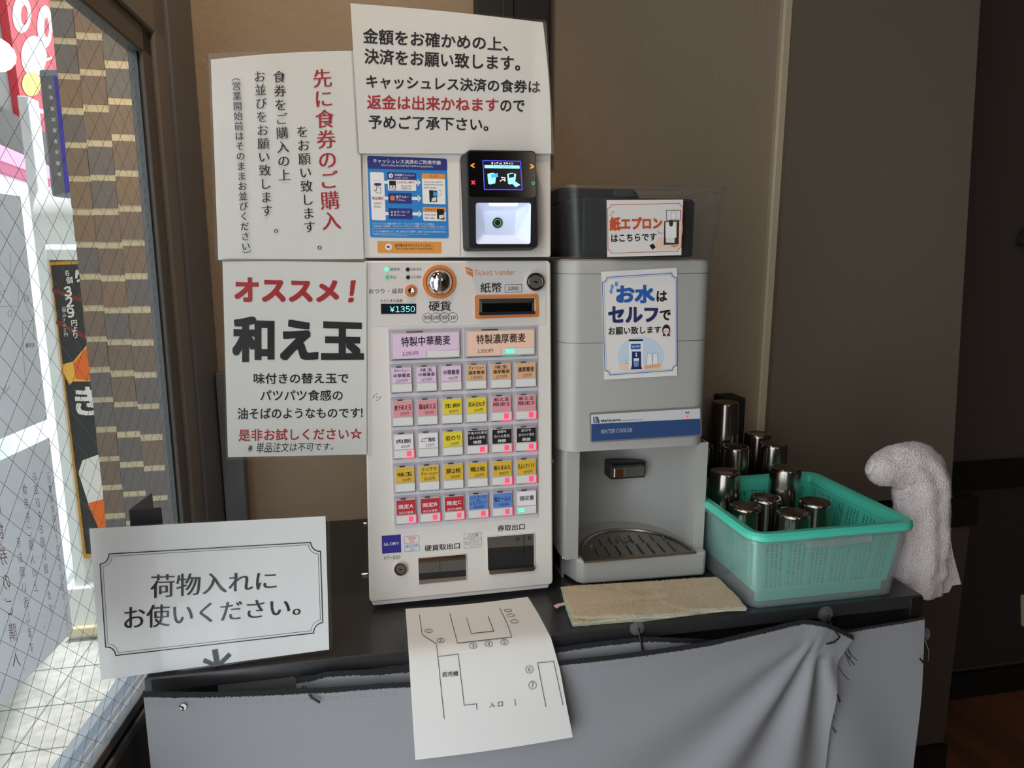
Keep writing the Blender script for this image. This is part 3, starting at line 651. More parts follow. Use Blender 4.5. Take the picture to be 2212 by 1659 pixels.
oq = rq([(1114, 116), (1308, 98), (1310, 258), (1118, 274)], 12); mb.ring(C4, oq, inset(oq, 3), .0003, .00035, 'grey_line'); mb.line(C4, [(1118, 170), (1308, 154)], 3, .0004, 'grey_line')
T(mb, C4, '⚠注意', 1150, 156, 1275, 146, 36, None, 'grey_line', .004, .0005)
for t, a, b, c, d in (('取り出し口より', 1175, 196, 1300, 186), ('奥に手を入れ', 1175, 222, 1285, 214), ('ないでください', 1175, 250, 1300, 240)): T(mb, C4, t, a, b, c, d, 20, None, 'grey_line', .002, .0005)
mb.circ(C4, 1146, 218, 18, 18, 3, .0004, 'grey_line'); mb.line(C4, [(1134, 206), (1158, 230)], 3, .0004, 'grey_line')
build(mb, 'caution_sticker', tm)
def tray(q, name, inner, lab):
    mb = MB(); pts = q; d = .001
    # opening lined with dark walls, standing a little proud of the door
    mb.ring(C4, pts, inset(pts, 7), .0001, .0016, 'ivory2'); mb.poly(C4, pts, .0003, 'black_matte')
    o = build(mb, name, tm, label=lab)
    mb = MB(); inner(mb); build(mb, 'chute', o)
def inn1(mb):
    mb.prism(C4, [(626, 378), (1140, 334), (1140, 352), (626, 396)], .0004, .0014, 'chrome'); mb.prism(C4, [(626, 400), (1140, 356), (1140, 388), (626, 432)], .0004, .001, 'steel')
    mb.poly(C4, [(626, 432), (1140, 388), (1142, 505), (626, 545)], .0006, 'dark_steel'); mb.prism(C4, [(628, 615), (1142, 570), (1143, 615), (628, 660)], .0004, .0014, 'steel'); mb.line(C4, [(855, 420), (858, 520)], 4, .0008, 'black_gloss')
def inn2(mb):
    mb.poly(C4, [(1376, 156), (1876, 114), (1876, 240), (1376, 272)], .0006, 'dark_steel'); mb.prism(C4, [(1376, 286), (1876, 246), (1876, 256), (1376, 298)], .0004, .0014, 'steel'); mb.line(C4, [(1765, 122), (1768, 330)], 5, .0009, 'black_gloss')
    for x, y in ((1700, 170), (1828, 158)): mb.disc(C4, x, y, 18, 18, .001, 'black_plastic'); mb.disc(C4, x, y, 9, 9, .0012, 'dark_steel')
    mb.prism(C4, [(1384, 496), (1874, 456), (1876, 486), (1860, 500), (1396, 542), (1384, 536)], .0004, .0075, 'steel')
tray([(614, 374), (1144, 328), (1148, 618), (624, 670)], 'coin_tray', inn1, 'chrome lined coin return opening'); tray([(1364, 146), (1882, 104), (1884, 470), (1372, 518)], 'ticket_tray', inn2, 'dark ticket outlet with a steel lip')
mb = MB(); p = PM(794, 1247, -.01)
mb.tube([p, p + Vector((-.008, 0, 0))], .004, 'chrome', 12); p = PM(792, 1136, -.01); mb.tube([p, p + Vector((-.004, 0, 0))], .003, 'chrome', 10); build(mb, 'side_screw', tm, smooth=40)

# instruction stickers on the payment unit
mb = MB(); mb.poly(C7, rq([(118, 85), (1003, 118), (1024, 1002), (152, 990)], 24), .0005, 'blue'); mb.poly(C7, rq([(118, 85), (1003, 118), (1008, 250), (123, 228)], 22), .0007, 'navy')
T(mb, C7, 'キャッシュレス決済のご利用手順', 185, 165, 936, 188, 48, None, 'white', .014, .001); T(mb, C7, 'How to buy an item by Cashless payment.', 276, 206, 850, 224, 30, None, 'white', .004, .001)
def card(q, m, w=.0008, r=10): mb.poly(C7, rq(q, r), w, m)
card([(148, 265), (304, 270), (326, 804), (170, 800)], 'white', .0008, 16); T(mb, C7, '商品選択', 174, 572, 300, 575, 32, None, 'red_ink', .016, .001); T(mb, C7, 'Select', 195, 624, 283, 626, 26, None, 'ink', .006, .001); T(mb, C7, 'Item.', 197, 662, 272, 664, 26, None, 'ink', .006, .001)
card([(196, 388), (274, 390), (276, 420), (198, 418)], 'navy', .001, 12)
mb.line(C7, [(222, 405), (224, 470), (196, 465), (230, 500), (268, 500), (274, 448), (240, 440), (238, 405)], 4, .0012, 'ink')
for x in (208, 232, 256): mb.line(C7, [(x, 372), (x + (x - 232) * .2, 362)], 3, .0011, 'ink')
for (x0, y0, x1, ww) in ((308, 380, 715, 34), (315, 556, 720, 34), (322, 728, 728, 34)):
    mb.line(C7, [(x0, y0), (x1 - 35, y0 + 4)], ww, .0007, 'white'); mb.poly(C7, [(x1 - 38, y0 - 38), (x1, y0 + 4), (x1 - 36, y0 + 44)], .0007, 'white')
card([(342, 268), (660, 278), (664, 360), (346, 352)], 'navy'); card([(346, 350), (662, 358), (664, 476), (350, 470)], 'white', .0009)
T(mb, C7, '非接触クレジット', 422, 312, 642, 318, 28, None, 'white', .012, .0011); T(mb, C7, 'Credit/Debit', 422, 340, 576, 344, 20, None, 'white', .004, .0011); mb.disc(C7, 382, 308, 24, 26, .0011, 'white'); mb.poly(C7, [(368, 308), (390, 292), (392, 326)], .0012, 'grey_line')
mb.poly(C7, [(362, 362), (436, 364), (438, 460), (366, 456)], .0011, 'black_plastic'); mb.poly(C7, [(370, 415), (430, 417), (432, 454), (372, 452)], .0012, 'window_white'); mb.disc(C7, 402, 432, 8, 8, .0013, 'ink')
T(mb, C7, 'ボタン押下', 486, 396, 645, 400, 30, None, 'red_ink', .014, .0011); mb.circ(C7, 466, 382, 13, 13, 3, .0011, 'ink'); T(mb, C7, 'Press the', 496, 432, 608, 434, 22, None, 'ink', .002, .0011); T(mb, C7, '○Button.', 498, 460, 612, 462, 22, None, 'ink', .002, .0011)
card([(350, 498), (612, 503), (616, 618), (354, 612)], 'navy'); mb.disc(C7, 401, 556, 27, 28, .001, 'orange'); T(mb, C7, '電子マネー', 440, 558, 585, 560, 30, None, 'white', .012, .001); T(mb, C7, 'E-Money', 441, 590, 540, 593, 22, None, 'white', .004, .001)
card([(354, 668), (620, 673), (623, 790), (358, 784)], 'navy'); T(mb, C7, 'バーコード', 448, 724, 588, 726, 30, None, 'white', .012, .001); T(mb, C7, 'QR code', 450, 756, 542, 758, 20, None, 'white', .004, .001)
for i, j in ((0, 0), (1, 0), (0, 1), (1, 1)): mb.line(C7, [(386 + i * 34, 703 + j * 34), (402 + i * 34, 703 + j * 34), (402 + i * 34, 718 + j * 34), (386 + i * 34, 718 + j * 34)], 4, .001, 'white', True)
card([(724, 280), (982, 290), (990, 626), (736, 618)], 'white', .0008, 14); card([(724, 280), (982, 290), (984, 345), (727, 340)], 'label_orange', .0009, 10); T(mb, C7, 'タッチ', 812, 326, 898, 328, 26, None, 'brown', .01, .0011)
for k, t in enumerate(('Place your card or', 'phone onto screen', 'until sound.')): T(mb, C7, t, 750, 388 + k * 30, (956, 966, 886)[k], 392 + k * 30, 24, None, 'ink', 0, .001)
mb.poly(C7, [(806, 468), (894, 474), (896, 598), (812, 600)], .001, 'black_plastic'); mb.poly(C7, [(838, 555), (888, 545), (886, 592), (832, 594)], .0011, 'window_white'); mb.poly(C7, [(852, 484), (904, 492), (896, 532), (852, 540)], .0012, 'sky_ink'); mb.line(C7, [(905, 472), (934, 468), (948, 520), (910, 536)], 3, .0012, 'grey_line')
card([(734, 652), (992, 658), (996, 812), (742, 806)], 'white', .0008, 14); card([(734, 652), (992, 658), (994, 715), (738, 710)], 'label_orange', .0009, 10); T(mb, C7, 'スキャン', 760, 698, 874, 700, 28, None, 'brown', .01, .0011)
for k, t in enumerate(('Show your', 'QR code.')): T(mb, C7, t, 757, 755 + k * 36, (884, 870)[k], 757 + k * 36, 28, None, 'ink', .004, .001)
mb.poly(C7, [(892, 676), (972, 680), (974, 790), (896, 788)], .0012, 'black_plastic'); mb.poly(C7, [(918, 745), (968, 740), (966, 780), (916, 784)], .0013, 'window_white'); mb.line(C7, [(940, 798), (975, 790), (992, 772)], 5, .0014, 'ink')
for k, (t, x0, x1, h) in enumerate((('スマートフォンに複数の電子マネー・クレジットが登録されている場合は、', 178, 872, 24), ('「決済方法」の決定後、<>ボタンで「ブランド」を選択、○ボタンで決定してください。', 185, 994, 24), ('Press button after card if payment is selected, in case of cards registered in your smartphone', 178, 992, 15), ('サービスの接続状況により、暫くお待たせする場合やご利用いただけない場合があります。', 178, 996, 24), ('Depending on the service provision status, you may have to wait for a while or', 178, 805, 15), ('you may not be able to use the cashless service.', 196, 566, 13))):
    y = (853, 882, 903, 940, 962, 976)[k]; T(mb, C7, t, x0, y - 4, x1, y + 4, h, None, 'white', .002, .001, res=2)
build(mb, 'instruction_sticker', tm, label='blue sticker explaining cashless payment')
mb = MB(); mb.poly(C7, rq([(232, 1034), (942, 1042), (942, 1168), (235, 1162)], 8), .0005, 'label_orange'); mb.disc(C7, 357, 1098, 38, 38, .0007, 'white'); mb.poly(C7, [(338, 1088), (350, 1088), (364, 1076), (364, 1120), (350, 1108), (338, 1108)], .0009, 'navy'); mb.line(C7, [(372, 1086), (376, 1098), (372, 1110)], 4, .0009, 'navy')
T(mb, C7, '音が鳴るまでタッチしてください。', 428, 1096, 856, 1098, 34, None, 'brown', .008, .0008); T(mb, C7, 'Tap to pay and it should beep.', 428, 1132, 852, 1134, 28, None, 'brown', .004, .0008); build(mb, 'tap_sticker', tm, label='orange sticker with a speaker symbol')
# payment terminal
TQ = [(1200, 50), (1955, 62), (1980, 1120), (1225, 1125)]
HOLE = [(1296, 632), (1898, 632), (1892, 1080), (1300, 1080)]
mb = MB(); mb.loft([[C7(x, y, w) for x, y in rq(q, r, 6)][::-1] for q, r, w in (([(1152, 70), (1950, 62), (1975, 1140), (1185, 1150)], 46, .0002), ([(1190, 58), (1955, 60), (1980, 1125), (1220, 1135)], 46, .020), ([(1198, 58), (1946, 66), (1972, 1112), (1228, 1122)], 42, .023), (HOLE, 26, .0234))], 'black_plastic', (False, False))
pt = build(mb, 'payment_terminal', tm, smooth=40, label='black card and code reader with a lit screen')
WT = .0235
mb = MB(); mb.prism(C7, rq([(1215, 72), (1940, 80), (1952, 575), (1225, 570)], 36), .0225, WT, 'black_gloss'); build(mb, 'glass_panel', pt)
mb = MB(); sq = [(1370, 168), (1786, 176), (1806, 494), (1386, 492)]; mb.poly(C7, sq, WT + .0002, 'screen_blue'); mb.poly(C7, [(1378, 178), (1778, 186), (1796, 484), (1394, 482)], WT + .0004, 'screen')
T(mb, C7, 'タッチ or スキャン', 1462, 218, 1704, 220, 30, None, 'screen_white', .012, WT + .0006); mb.poly(C7, rq([(1390, 222), (1772, 228), (1774, 262), (1392, 256)], 6), WT + .0005, 'screen_cyan'); T(mb, C7, 'クレジットは○ボタン', 1478, 250, 1690, 252, 22, None, 'blue', 0, WT + .0007)
for dx, fl in ((0, 0), (215, 1)):
    mb.poly(C7, [(1422 + dx, 318), (1480 + dx, 306), (1520 + dx, 320), (1508 + dx, 420), (1452 + dx, 434), (1432 + dx, 425)], WT + .0005, 'screen_cyan'); mb.poly(C7, [(1462 + dx - 20 * fl, 324), (1536 + dx - 40 * fl, 310), (1538 + dx - 40 * fl, 352), (1462 + dx - 20 * fl, 362)], WT + .0006, 'screen_sky' if not fl else 'screen')
mb.poly(C7, [(1678, 412), (1735, 405), (1782, 440), (1730, 462)], WT + .0007, 'screen_cyan'); mb.line(C7, [(1560, 398), (1590, 376), (1614, 395), (1612, 360), (1572, 356)], 9, WT + .0006, 'screen_white')
build(mb, 'screen', pt)
for segs, m in (([[(1278, 208), (1246, 228), (1278, 246)]], 'key_orange'), ([[(1892, 218), (1926, 238), (1892, 256)]], 'key_orange'), ([[(1254, 396), (1284, 428)], [(1284, 396), (1254, 428)]], 'key_red'), ([], 'key_green')):
    mb = MB()
    for q in segs: mb.line(C7, q, 14, WT + .0003, m)
    if not segs: mb.circ(C7, 1921, 418, 17, 18, 6, WT + .0003, m)
    build(mb, 'touch_key', pt)
mb = MB(); mb.loft([[C7(x, y, w) for x, y in rq(q, r, 6)][::-1] for q, r, w in ((HOLE, 26, .0234), ([(1298, 634), (1896, 634), (1890, 1078), (1302, 1078)], 26, .0225), ([(1400, 700), (1765, 700), (1745, 960), (1420, 950)], 26, .006))], 'hood_white', (False, True)); mb.poly(C7, [(1440, 640), (1760, 640), (1750, 664), (1452, 664)], .0215, 'hood_bright')
build(mb, 'scanner_hood', pt, label='white glowing code scanner window')
mb = MB(); mb.prism(C7, ell(1556, 836, 55, 58, 28), .006, .0085, 'lens'); mb.circ(C7, 1556, 836, 38, 40, 5, .0087, 'key_green'); mb.disc(C7, 1556, 836, 24, 25, .0088, 'black_plastic'); build(mb, 'scanner_lens', pt)

# ------------------------------------------------------------------ notices
def film(parent, P, quad, w, r=6, th=.0003):
    mb = MB(); mb.prism(P, rq(quad, r), w, w + th, 'film'); build(mb, 'laminate_film', parent)
def bent(q, **k): return quadfn(PM, *q, **k)
# top notice
mb = MB(); S6 = crop(PM, 740, 0, 4.608); W6 = .0045
TOPQ = [(757, 10), (1171, 51), (1189, 333), (776, 333)]
def topfn(u, v, w=0):
    x = 757 + 414 * u + 4 * math.sin(math.pi * u) * 0 + v * (19 + (18 - 19) * u); yt = 10 + 41 * u - 3 * math.sin(math.pi * u); yb = 333
    x += 5 * math.sin(math.pi * v) * u
    return PM(x, yt + (yb - yt) * v, W6 + w)
mb.sheet(topfn, 16, 12, 'paper')
def t6(t, *a, m='ink', b=.026): T(mb, S6, t, *a, m=m, bold=b, w=W6 + .0004, res=3)
t6('金額をお確かめの上、', 203, 445, 1640, 525, 155, 142); t6('決済をお願い致します。', 217, 645, 1760, 718, 153, 150); t6('キャッシュレス決済の食券は', 235, 888, 1960, 940, 138, 128); t6('返金は出来かねます', 243, 1096, 1545, 1122, 146, 136, m='red_ink'); t6('ので', 1563, 1120, 1805, 1122, 115); t6('予めご了承下さい。', 258, 1290, 1445, 1314, 140, 132)
sn = tag(build(mb, 'notice_sign'), 'landscape white notice with five lines of heavy black and red type above the ticket machine', 'notice')
film(sn, PM, [(752, 4), (1178, 47), (1196, 336), (770, 336)], W6 + .0008)
# vertical queue notice
mb = MB(); S4 = crop(PM, 430, 80, 3.319); W4 = .003
def p1fn(u, v, w=0):
    x = 455 + 317 * u + v * (16 + (14 - 16) * u); yt = 128 - 17 * u - 4 * math.sin(math.pi * u); yb = 561 + (-1) * u
    return PM(x, yt + (yb - yt) * v, W4 + w - .004 * (1 - u) ** 2)
mb.sheet(p1fn, 10, 10, 'paper')
def V4(t, a, b, s, m='ink', mg=.019, bo=.008): VT(mb, S4, t, a, b, s, m, bo, W4 + .0004, mg, 1.0, False, 3)
V4('先に食券のご購入', (884, 300), (948, 1318), 142, 'red_ink', .026, .014); V4('をお願い致します。', (742, 682), (792, 1362), 92); V4('食券をご購入の上', (576, 290), (613, 992), 92); V4('お並びをお願い致します。', (436, 288), (488, 1246), 88); V4('︵営業開始前はそのままお並びください', (270, 356), (338, 1502), 66, mg=.012, bo=0)
VT(mb, S4, '︶', (346, 1562), (346.01, 1562.1), 66, 'ink', 0, W4 + .0004, 0)
sn = tag(build(mb, 'notice_sign'), 'portrait white notice with vertical columns of writing, the first in red, left of the machine', 'notice')
film(sn, PM, [(451, 117), (784, 105), (797, 562), (466, 566)], W4 + .0006)
# recommendation notice
mb = MB(); S5 = crop(PM, 470, 540, 3.606); W5 = .0022
mb.sheet(quadfn(PM, (481, 563), (792, 567), (792, 981), (493, 987), lambda u, v: W5), 4, 4, 'paper')
def t5(t, *a, m='ink', b=.02, res=3): T(mb, S5, t, *a, m=m, bold=b, w=W5 + .0004, res=res)
t5('オススメ', 135, 405, 945, 405, 195, 172, m='red_ink', b=.045); T(mb, S5, '!', 1015, 410, 1058, 408, 172, None, 'red_ink', .03, W5 + .0004, 3, 0, .12)
t5('和え玉', 118, 872, 1140, 866, 360, 318, b=.05, res=4); t5('味付きの替え玉で', 283, 1043, 1020, 1037, 85, 80, b=.024); t5('パツパツ食感の', 335, 1175, 975, 1172, 88, 84, b=.018); t5('油そばのようなものです!', 158, 1318, 1130, 1305, 90, 80, b=.02); t5('是非お試しください☆', 165, 1487, 1125, 1472, 95, 90, m='red_ink', b=.02)
T(mb, S5, '※単品注文は不可です。', 235, 1582, 900, 1556, 88, 56, 'ink', -.006, W5 + .0004, 2, 0, .12)
sn = tag(build(mb, 'notice_sign'), 'portrait white notice with a huge black noodle refill headline, lower left of the machine', 'notice')
film(sn, PM, [(479, 558), (800, 562), (804, 985), (489, 993)], W5 + .0006)
# luggage notice and its stand
PL = plane((0, .912, CZ), (0, -1, .05)); S1 = crop(PL, 180, 1050, 2.7234)
mb = MB(); mb.sheet(quadfn(PL, (193, 1142), (703, 1115), (711, 1403), (218, 1469)), 6, 4, 'paper2')
wl = .0005
T(mb, S1, '荷物入れに', 395, 660, 1138, 606, 140, 108, 'ink', .010, wl, 3, .026); T(mb, S1, 'お使いください。', 240, 845, 1278, 757, 138, 106, 'ink', .010, wl, 3, .026)
def notch(x0, y0, x1, y1, x2, y2, x3, y3, r):
    q = [(x0, y0), (x1, y1), (x2, y2), (x3, y3)]; out = []
    for i in range(4):
        p = Vector(q[i]); a = (Vector(q[i - 1]) - p).normalized(); b = (Vector(q[(i + 1) % 4]) - p).normalized()
        for k in range(7):
            t = k / 6 * math.pi / 2; o = p + a * r * math.cos(t) + b * r * math.sin(t); out.append((o.x, o.y))
    return out
mb.line(S1, notch(95, 402, 1393, 328, 1410, 858, 135, 1002, 56), 5.5, wl, 'ink', True); mb.line(S1, notch(112, 416, 1380, 342, 1396, 844, 148, 986, 56), 2, wl, 'ink', True)
mb.line(S1, [(775, 970), (788, 1050)], 34, wl, 'ink'); mb.line(S1, [(714, 1026), (790, 1060), (858, 992)], 26, wl + .0001, 'ink')
sn = tag(build(mb, 'notice_sign'), 'landscape white notice with a thin black border and arrow, standing at the counter front corner', 'notice')
film(sn, PL, [(188, 1138), (712, 1113), (718, 1404), (214, 1474)], .0007)
mb = MB(); b0 = planeY(.935)
x0, x1 = b0(282, 1120).x, b0(350, 1120).x; zt_ = b0(320, 1098).z
mb.box((x0, .932, CZ), (x1, .936, zt_), 'black_matte'); mb.box((x0, .936, CZ), (x1, 1.02, CZ + .003), 'black_matte')
mb.add([(x0, .936, zt_), (x0 + .028, .936, zt_), (x0 + .020, .962, zt_ + .012), (x0, .936, zt_ - .012)], [(0, 1, 2), (0, 2, 3)], 'black_matte')
tag(build(mb, 'bookend'), 'black metal bookend holding up the bordered notice on the counter', 'bookend')
# seat plan sheet, draped over the counter edge
PROF = [(1.06, .8025), (.925, .8025), (.911, .8022), (.901, .7985), (.893, .790), (.884, .774), (.876, .755), (.871, .73), (.868, .60), (.866, .40)]
for _ in range(2):
    PROF = [PROF[0]] + [q for (a, b), (c, d) in zip(PROF, PROF[1:]) for q in ((a * .75 + c * .25, b * .75 + d * .25), (a * .25 + c * .75, b * .25 + d * .75))] + [PROF[-1]]
def PD(px, py, w=0):
    d = ray(px, py); e = EYE
    for (ya, za), (yb, zb) in zip(PROF, PROF[1:]):
        # intersection in the y-z plane
        den = d.y * (zb - za) - d.z * (yb - ya)
        if abs(den) < 1e-9: continue
        t = ((ya - e.y) * (zb - za) - (za - e.z) * (yb - ya)) / den
        p = e + d * t; L2 = (yb - ya) ** 2 + (zb - za) ** 2; k = ((p.y - ya) * (yb - ya) + (p.z - za) * (zb - za)) / L2
        if -1e-6 <= k <= 1 + 1e-6:
            n = Vector((0, (zb - za), -(yb - ya))).normalized()
            if n.y > 0: n = -n
            if n.z < 0 and n.y > -.5: n = -n
            return p + n * w
    return planeY(.88)(px, py, w)
PD.n = Vector((0, -1, 0))
mb = MB(); SM = crop(PD, 860, 1280, 4.3775)
LE = [(876, 1316), (878, 1345), (882, 1400), (887, 1480), (892, 1560), (897, 1641)]; RE = [(1140, 1290), (1162, 1325), (1190, 1378), (1209, 1445), (1223, 1520), (1237, 1592)]
def edge(E, v):
    t = v * (len(E) - 1); i = min(int(t), len(E) - 2); t -= i
    return (E[i][0] + (E[i + 1][0] - E[i][0]) * t, E[i][1] + (E[i + 1][1] - E[i][1]) * t)
def mapfn(u, v, w=0, g=0):
    a, b = edge(LE, v), edge(RE, v); a = (a[0] - g, a[1]); b = (b[0] + g, b[1])
    return PD(a[0] + (b[0] - a[0]) * u, a[1] + (b[1] - a[1]) * u + (3 * math.sin(math.pi * u)), w)
mb.sheet(lambda u, v, w=0: mapfn(u, v, w + .0006), 12, 90, 'paper')
WM = .0016
for pts in ([(200, 215), (228, 408), (362, 492), (434, 1188)], [(488, 205), (560, 485), (1074, 428), (1030, 300), (960, 155)], [(647, 252), (692, 396), (904, 372), (850, 232)], [(380, 606), (566, 584), (622, 1060), (738, 1048), (744, 1102)], [(1100, 1005), (1108, 1060)], [(1394, 1076), (1316, 664), (1468, 650), (1555, 1058)]): mb.line(SM, pts, 5, WM, 'ink', seg=16)
for x, y, ry, t in ((288, 371, 18, '1'), (402, 461, 23, '2'), (707, 508, 27, '3'), (855, 491, 27, '4'), (1004, 475, 27, '5'), (1239, 725, 37, '6'), (1268, 872, 39, '7'), (1040, 177, 14, ''), (1066, 222, 14, ''), (1098, 281, 18, '')):
    mb.circ(SM, x, y, 37, ry, 3.6, WM, 'ink', 24)
    if t: T(mb, SM, t, x - (6 if t == '1' else 13), y + ry * .55, x + (6 if t == '1' else 13), y + ry * .55 - 1, ry * 1.1, None, 'ink', .004, WM)
T(mb, SM, '若売機', 415, 800, 566, 786, 48, None, 'ink', .008, WM); T(mb, SM, '入', 860, 1086, 912, 1080, 48, None, 'ink', 0, WM); T(mb, SM, '口', 940, 1076, 986, 1070, 44, None, 'ink', 0, WM)
sn = tag(build(mb, 'seat_plan', smooth=25), 'white laminated seat plan with numbered circles hanging over the counter front', 'notice')
mb = MB(); mb.grid(lambda u, v: mapfn(u, v, .0022, 4), 12, 90, 'film', True); build(mb, 'laminate_film', sn, smooth=40)

# ------------------------------------------------------------------ water cooler
wc = thing('water_cooler', (.43, 1.22, CZ), 'pale grey countertop water cooler with a blue nameplate', 'water cooler')
FX0, FX1, FY, BY = .292, .540, 1.045, 1.40
PC = planeY(FY)
def rr_xy(x0, x1, y0, y1, r, z, n=6):
    out = []
    for cx, cy, a0 in ((x1 - r, y0 + r, -90), (x1 - r, y1 - r * .3, 0), (x0 + r, y1 - r * .3, 90), (x0 + r, y0 + r, 180)):
        rad = r if cy < (y0 + y1) / 2 else r * .3
        for k in range(n + 1):
            a = math.radians(a0 + 90 * k / n); out.append(Vector(((cx if rad == r else (x1 - rad if a0 == 0 else x0 + rad)) + rad * math.cos(a), cy + rad * math.sin(a), z)))
    return out
mb = MB(); mb.loft([rr_xy(FX0, FX1, FY, BY, .028, z) for z in (1.030, 1.2035)], 'cooler')
mb.loft([rr_xy(FX0 + .0007, FX1 - .0007, FY + .0007, BY, .028, z) for z in (1.2035, 1.2045)], 'plate_rim', (False, False)); mb.loft([rr_xy(FX0, FX1, FY, BY, .028, z) for z in (1.2045, 1.310)], 'cooler')
mb.loft([rr_xy(FX0 + .0007, FX1 - .0007, FY + .0007, BY, .028, z) for z in (1.310, 1.311)], 'plate_rim', (False, False)); mb.loft([rr_xy(FX0 + d, FX1 - d, FY + d, BY - d, .028, z) for z, d in ((1.311, 0), (1.325, 0), (1.330, .002), (1.333, .008))], 'cooler')
build(mb, 'upper_housing', wc, smooth=40)
mb = MB()   # recess: cheeks and concave back
IX0, IX1, IY = .323, .527, 1.052
XC, AR = (IX0 + IX1) / 2, (IX1 - IX0) / 2
arc = [Vector((XC - AR * math.cos(t), IY + .012 + .135 * math.sin(t) ** .8, 0)) for t in [math.pi * k / 24 for k in range(25)]]
pts = [Vector((IX0, IY, 0))] + arc + [Vector((IX1, IY, 0))]
out = [Vector((FX0 + .010, IY, 0))] + [Vector((FX0 + .006, IY + .006, 0))] + [Vector((FX0 + .006, BY, 0)), Vector((FX1, BY, 0)), Vector((FX1 + .006, IY, 0))]
prof = pts + out[::-1]
mb.loft([[p + Vector((0, 0, z)) for p in prof] for z in (.845, 1.032)], 'cooler', (False, False)); build(mb, 'recess', wc, smooth=35)
mb = MB(); mb.box((FX0 + .012, IY + .03, CZ), (FX0 + .016, BY - .01, 1.30), 'cooler_side'); build(mb, 'side_panel', wc)
# base with drip tray
bp = [(FX0 + .012, BY), (FX0 + .012, FY + .05), (FX0 + .028, FY + .004), (FX0 + .036, FY - .004), (FX1 + .000, FY - .012), (FX1 + .006, FY - .004), (FX1 + .006, BY)]
mb = MB(); mb.loft([[Vector((x, y, z)) for x, y in bp] for z in (CZ + .004, .842, .846)], 'cooler'); build(mb, 'base', wc, bevel=.004, seg=3)
mb = MB(); hp = [Vector((XC - (AR - .004) * math.cos(t), IY - .022 + .125 * math.sin(t) ** .9, 0)) for t in [math.pi * k / 28 for k in range(29)]]
mb.loft([[p + Vector((0, 0, .8465)) for p in hp], [p + Vector((0, 0, .850)) for p in hp], [Vector((XC, IY + .02, .850)) + (p - Vector((XC, IY + .02, 0))) * .94 for p in hp], [Vector((XC, IY + .02, .8475)) + (p - Vector((XC, IY + .02, 0))) * .92 for p in hp]], 'tray_steel', (False, True))
dt = build(mb, 'drip_tray', wc, smooth=40, label='steel half-moon drip tray')
mb = MB()
for k in range(8):
    x = XC - .066 + k * .019; h = .082 * math.sqrt(max(0, 1 - ((x - XC) / AR) ** 2)) - .012
    for y0, y1 in ((IY - .008, IY + .03), (IY + .04, IY - .014 + h + .015)):
        if y1 - y0 > .01: mb.tube([(x, y0, .8482), (x + .003, y1, .8482)], .0022, 'tray_steel', 8)
mb.lathe((XC - .005, IY + .055, .8476), [(.013, 0), (.013, .0014), (.011, .002), (.004, .002), (.0035, .0004), (.001, .0004)], 'dark_steel', 20, (False, True)); build(mb, 'tray_ribs', dt, smooth=50)
# lever
mb = MB(); Pb = planeY(1.175); S6b = lambda X, Y: (1180 + X / 3.19, 840 + Y / 3.19)
a, b = Pb(*S6b(430, 520)), Pb(*S6b(668, 600))
mb.box((a.x, 1.165, b.z), (b.x, 1.20, a.z + .004), 'black_plastic'); sp = build(mb, 'dispenser', wc, bevel=.002)
mb = MB(); a, b = planeY(1.15)(*S6b(462, 545)), planeY(1.15)(*S6b(672, 600))
mb.box((a.x, 1.148, b.z), (b.x, 1.17, a.z), 'dark_steel'); mb.box((a.x + .001, 1.1465, b.z + .001), (a.x + .020, 1.149, a.z - .001), 'chrome'); build(mb, 'push_lever', sp, bevel=.0015, label='push lever with a chrome end')
# nameplate
SP = crop(PC, 1180, 840, 3.19); mb = MB()
oq = rq([(296, 166), (1062, 122), (1068, 322), (302, 368)], 14); iq = rq([(304, 176), (1054, 133), (1059, 312), (310, 357)], 8)
mb.prism(SP, oq, 0, .002, 'plate_rim'); mb.poly(SP, iq, .0022, 'plate_white'); mb.poly(SP, [(307, 240), (1056, 203), (1059, 312), (310, 357)], .0024, 'plate_blue')
T(mb, SP, 'WATER COOLER', 374, 306, 588, 294, 28, None, 'plate_white', -.002, .0027); T(mb, SP, 'Nishiyama', 372, 231, 508, 224, 22, None, 'ink', .03, .0026); T(mb, SP, 'Nishiyama Industry Co.,Ltd.', 515, 222, 662, 214, 11, None, 'ink', .004, .0026)
for k in range(5): mb.line(SP, [(320 + k * 7, 190 + k * .3), (322 + k * 7, 234)], 3.5, .0026, 'plate_blue')
mb.poly(SP, [(342, 190), (352, 190), (366, 232), (354, 233)], .0026, 'plate_blue')
T(mb, SP, '電源', 953, 168, 980, 166, 12, None, 'ink', .01, .0026); mb.disc(SP, 968, 188, 9, 6, .0026, 'key_red')
build(mb, 'nameplate', wc, label='blue and white nameplate')
mb = MB()      # small print on the left of the recess wall
for k in range(5):
    for j in range(9):
        if R_.random() < .12: continue
        t0 = .10 + j * .05; z = .972 - k * .011 + .002 * j * .4
        p = lambda t, dz: Vector((XC - (AR - .0008) * math.cos(t), IY + .012 + .1345 * math.sin(t) ** .8 - .0012, z + dz))
        mb.add([p(t0 + .1, 0), p(t0 + .14, 0), p(t0 + .14, .004), p(t0 + .1, .004)], [(0, 1, 2, 3)], 'grey_line')
build(mb, 'caution_print', wc)
mb = MB(); mb.tube([(.297, 1.06, .845), (.300, 1.06, .845)], .004, 'chrome', 10); mb.tube([(.2905, 1.10, 1.0), (.288, 1.25, .99), (.286, 1.38, .99)], .003, 'window_white', 8); build(mb, 'power_cord', wc, smooth=60)
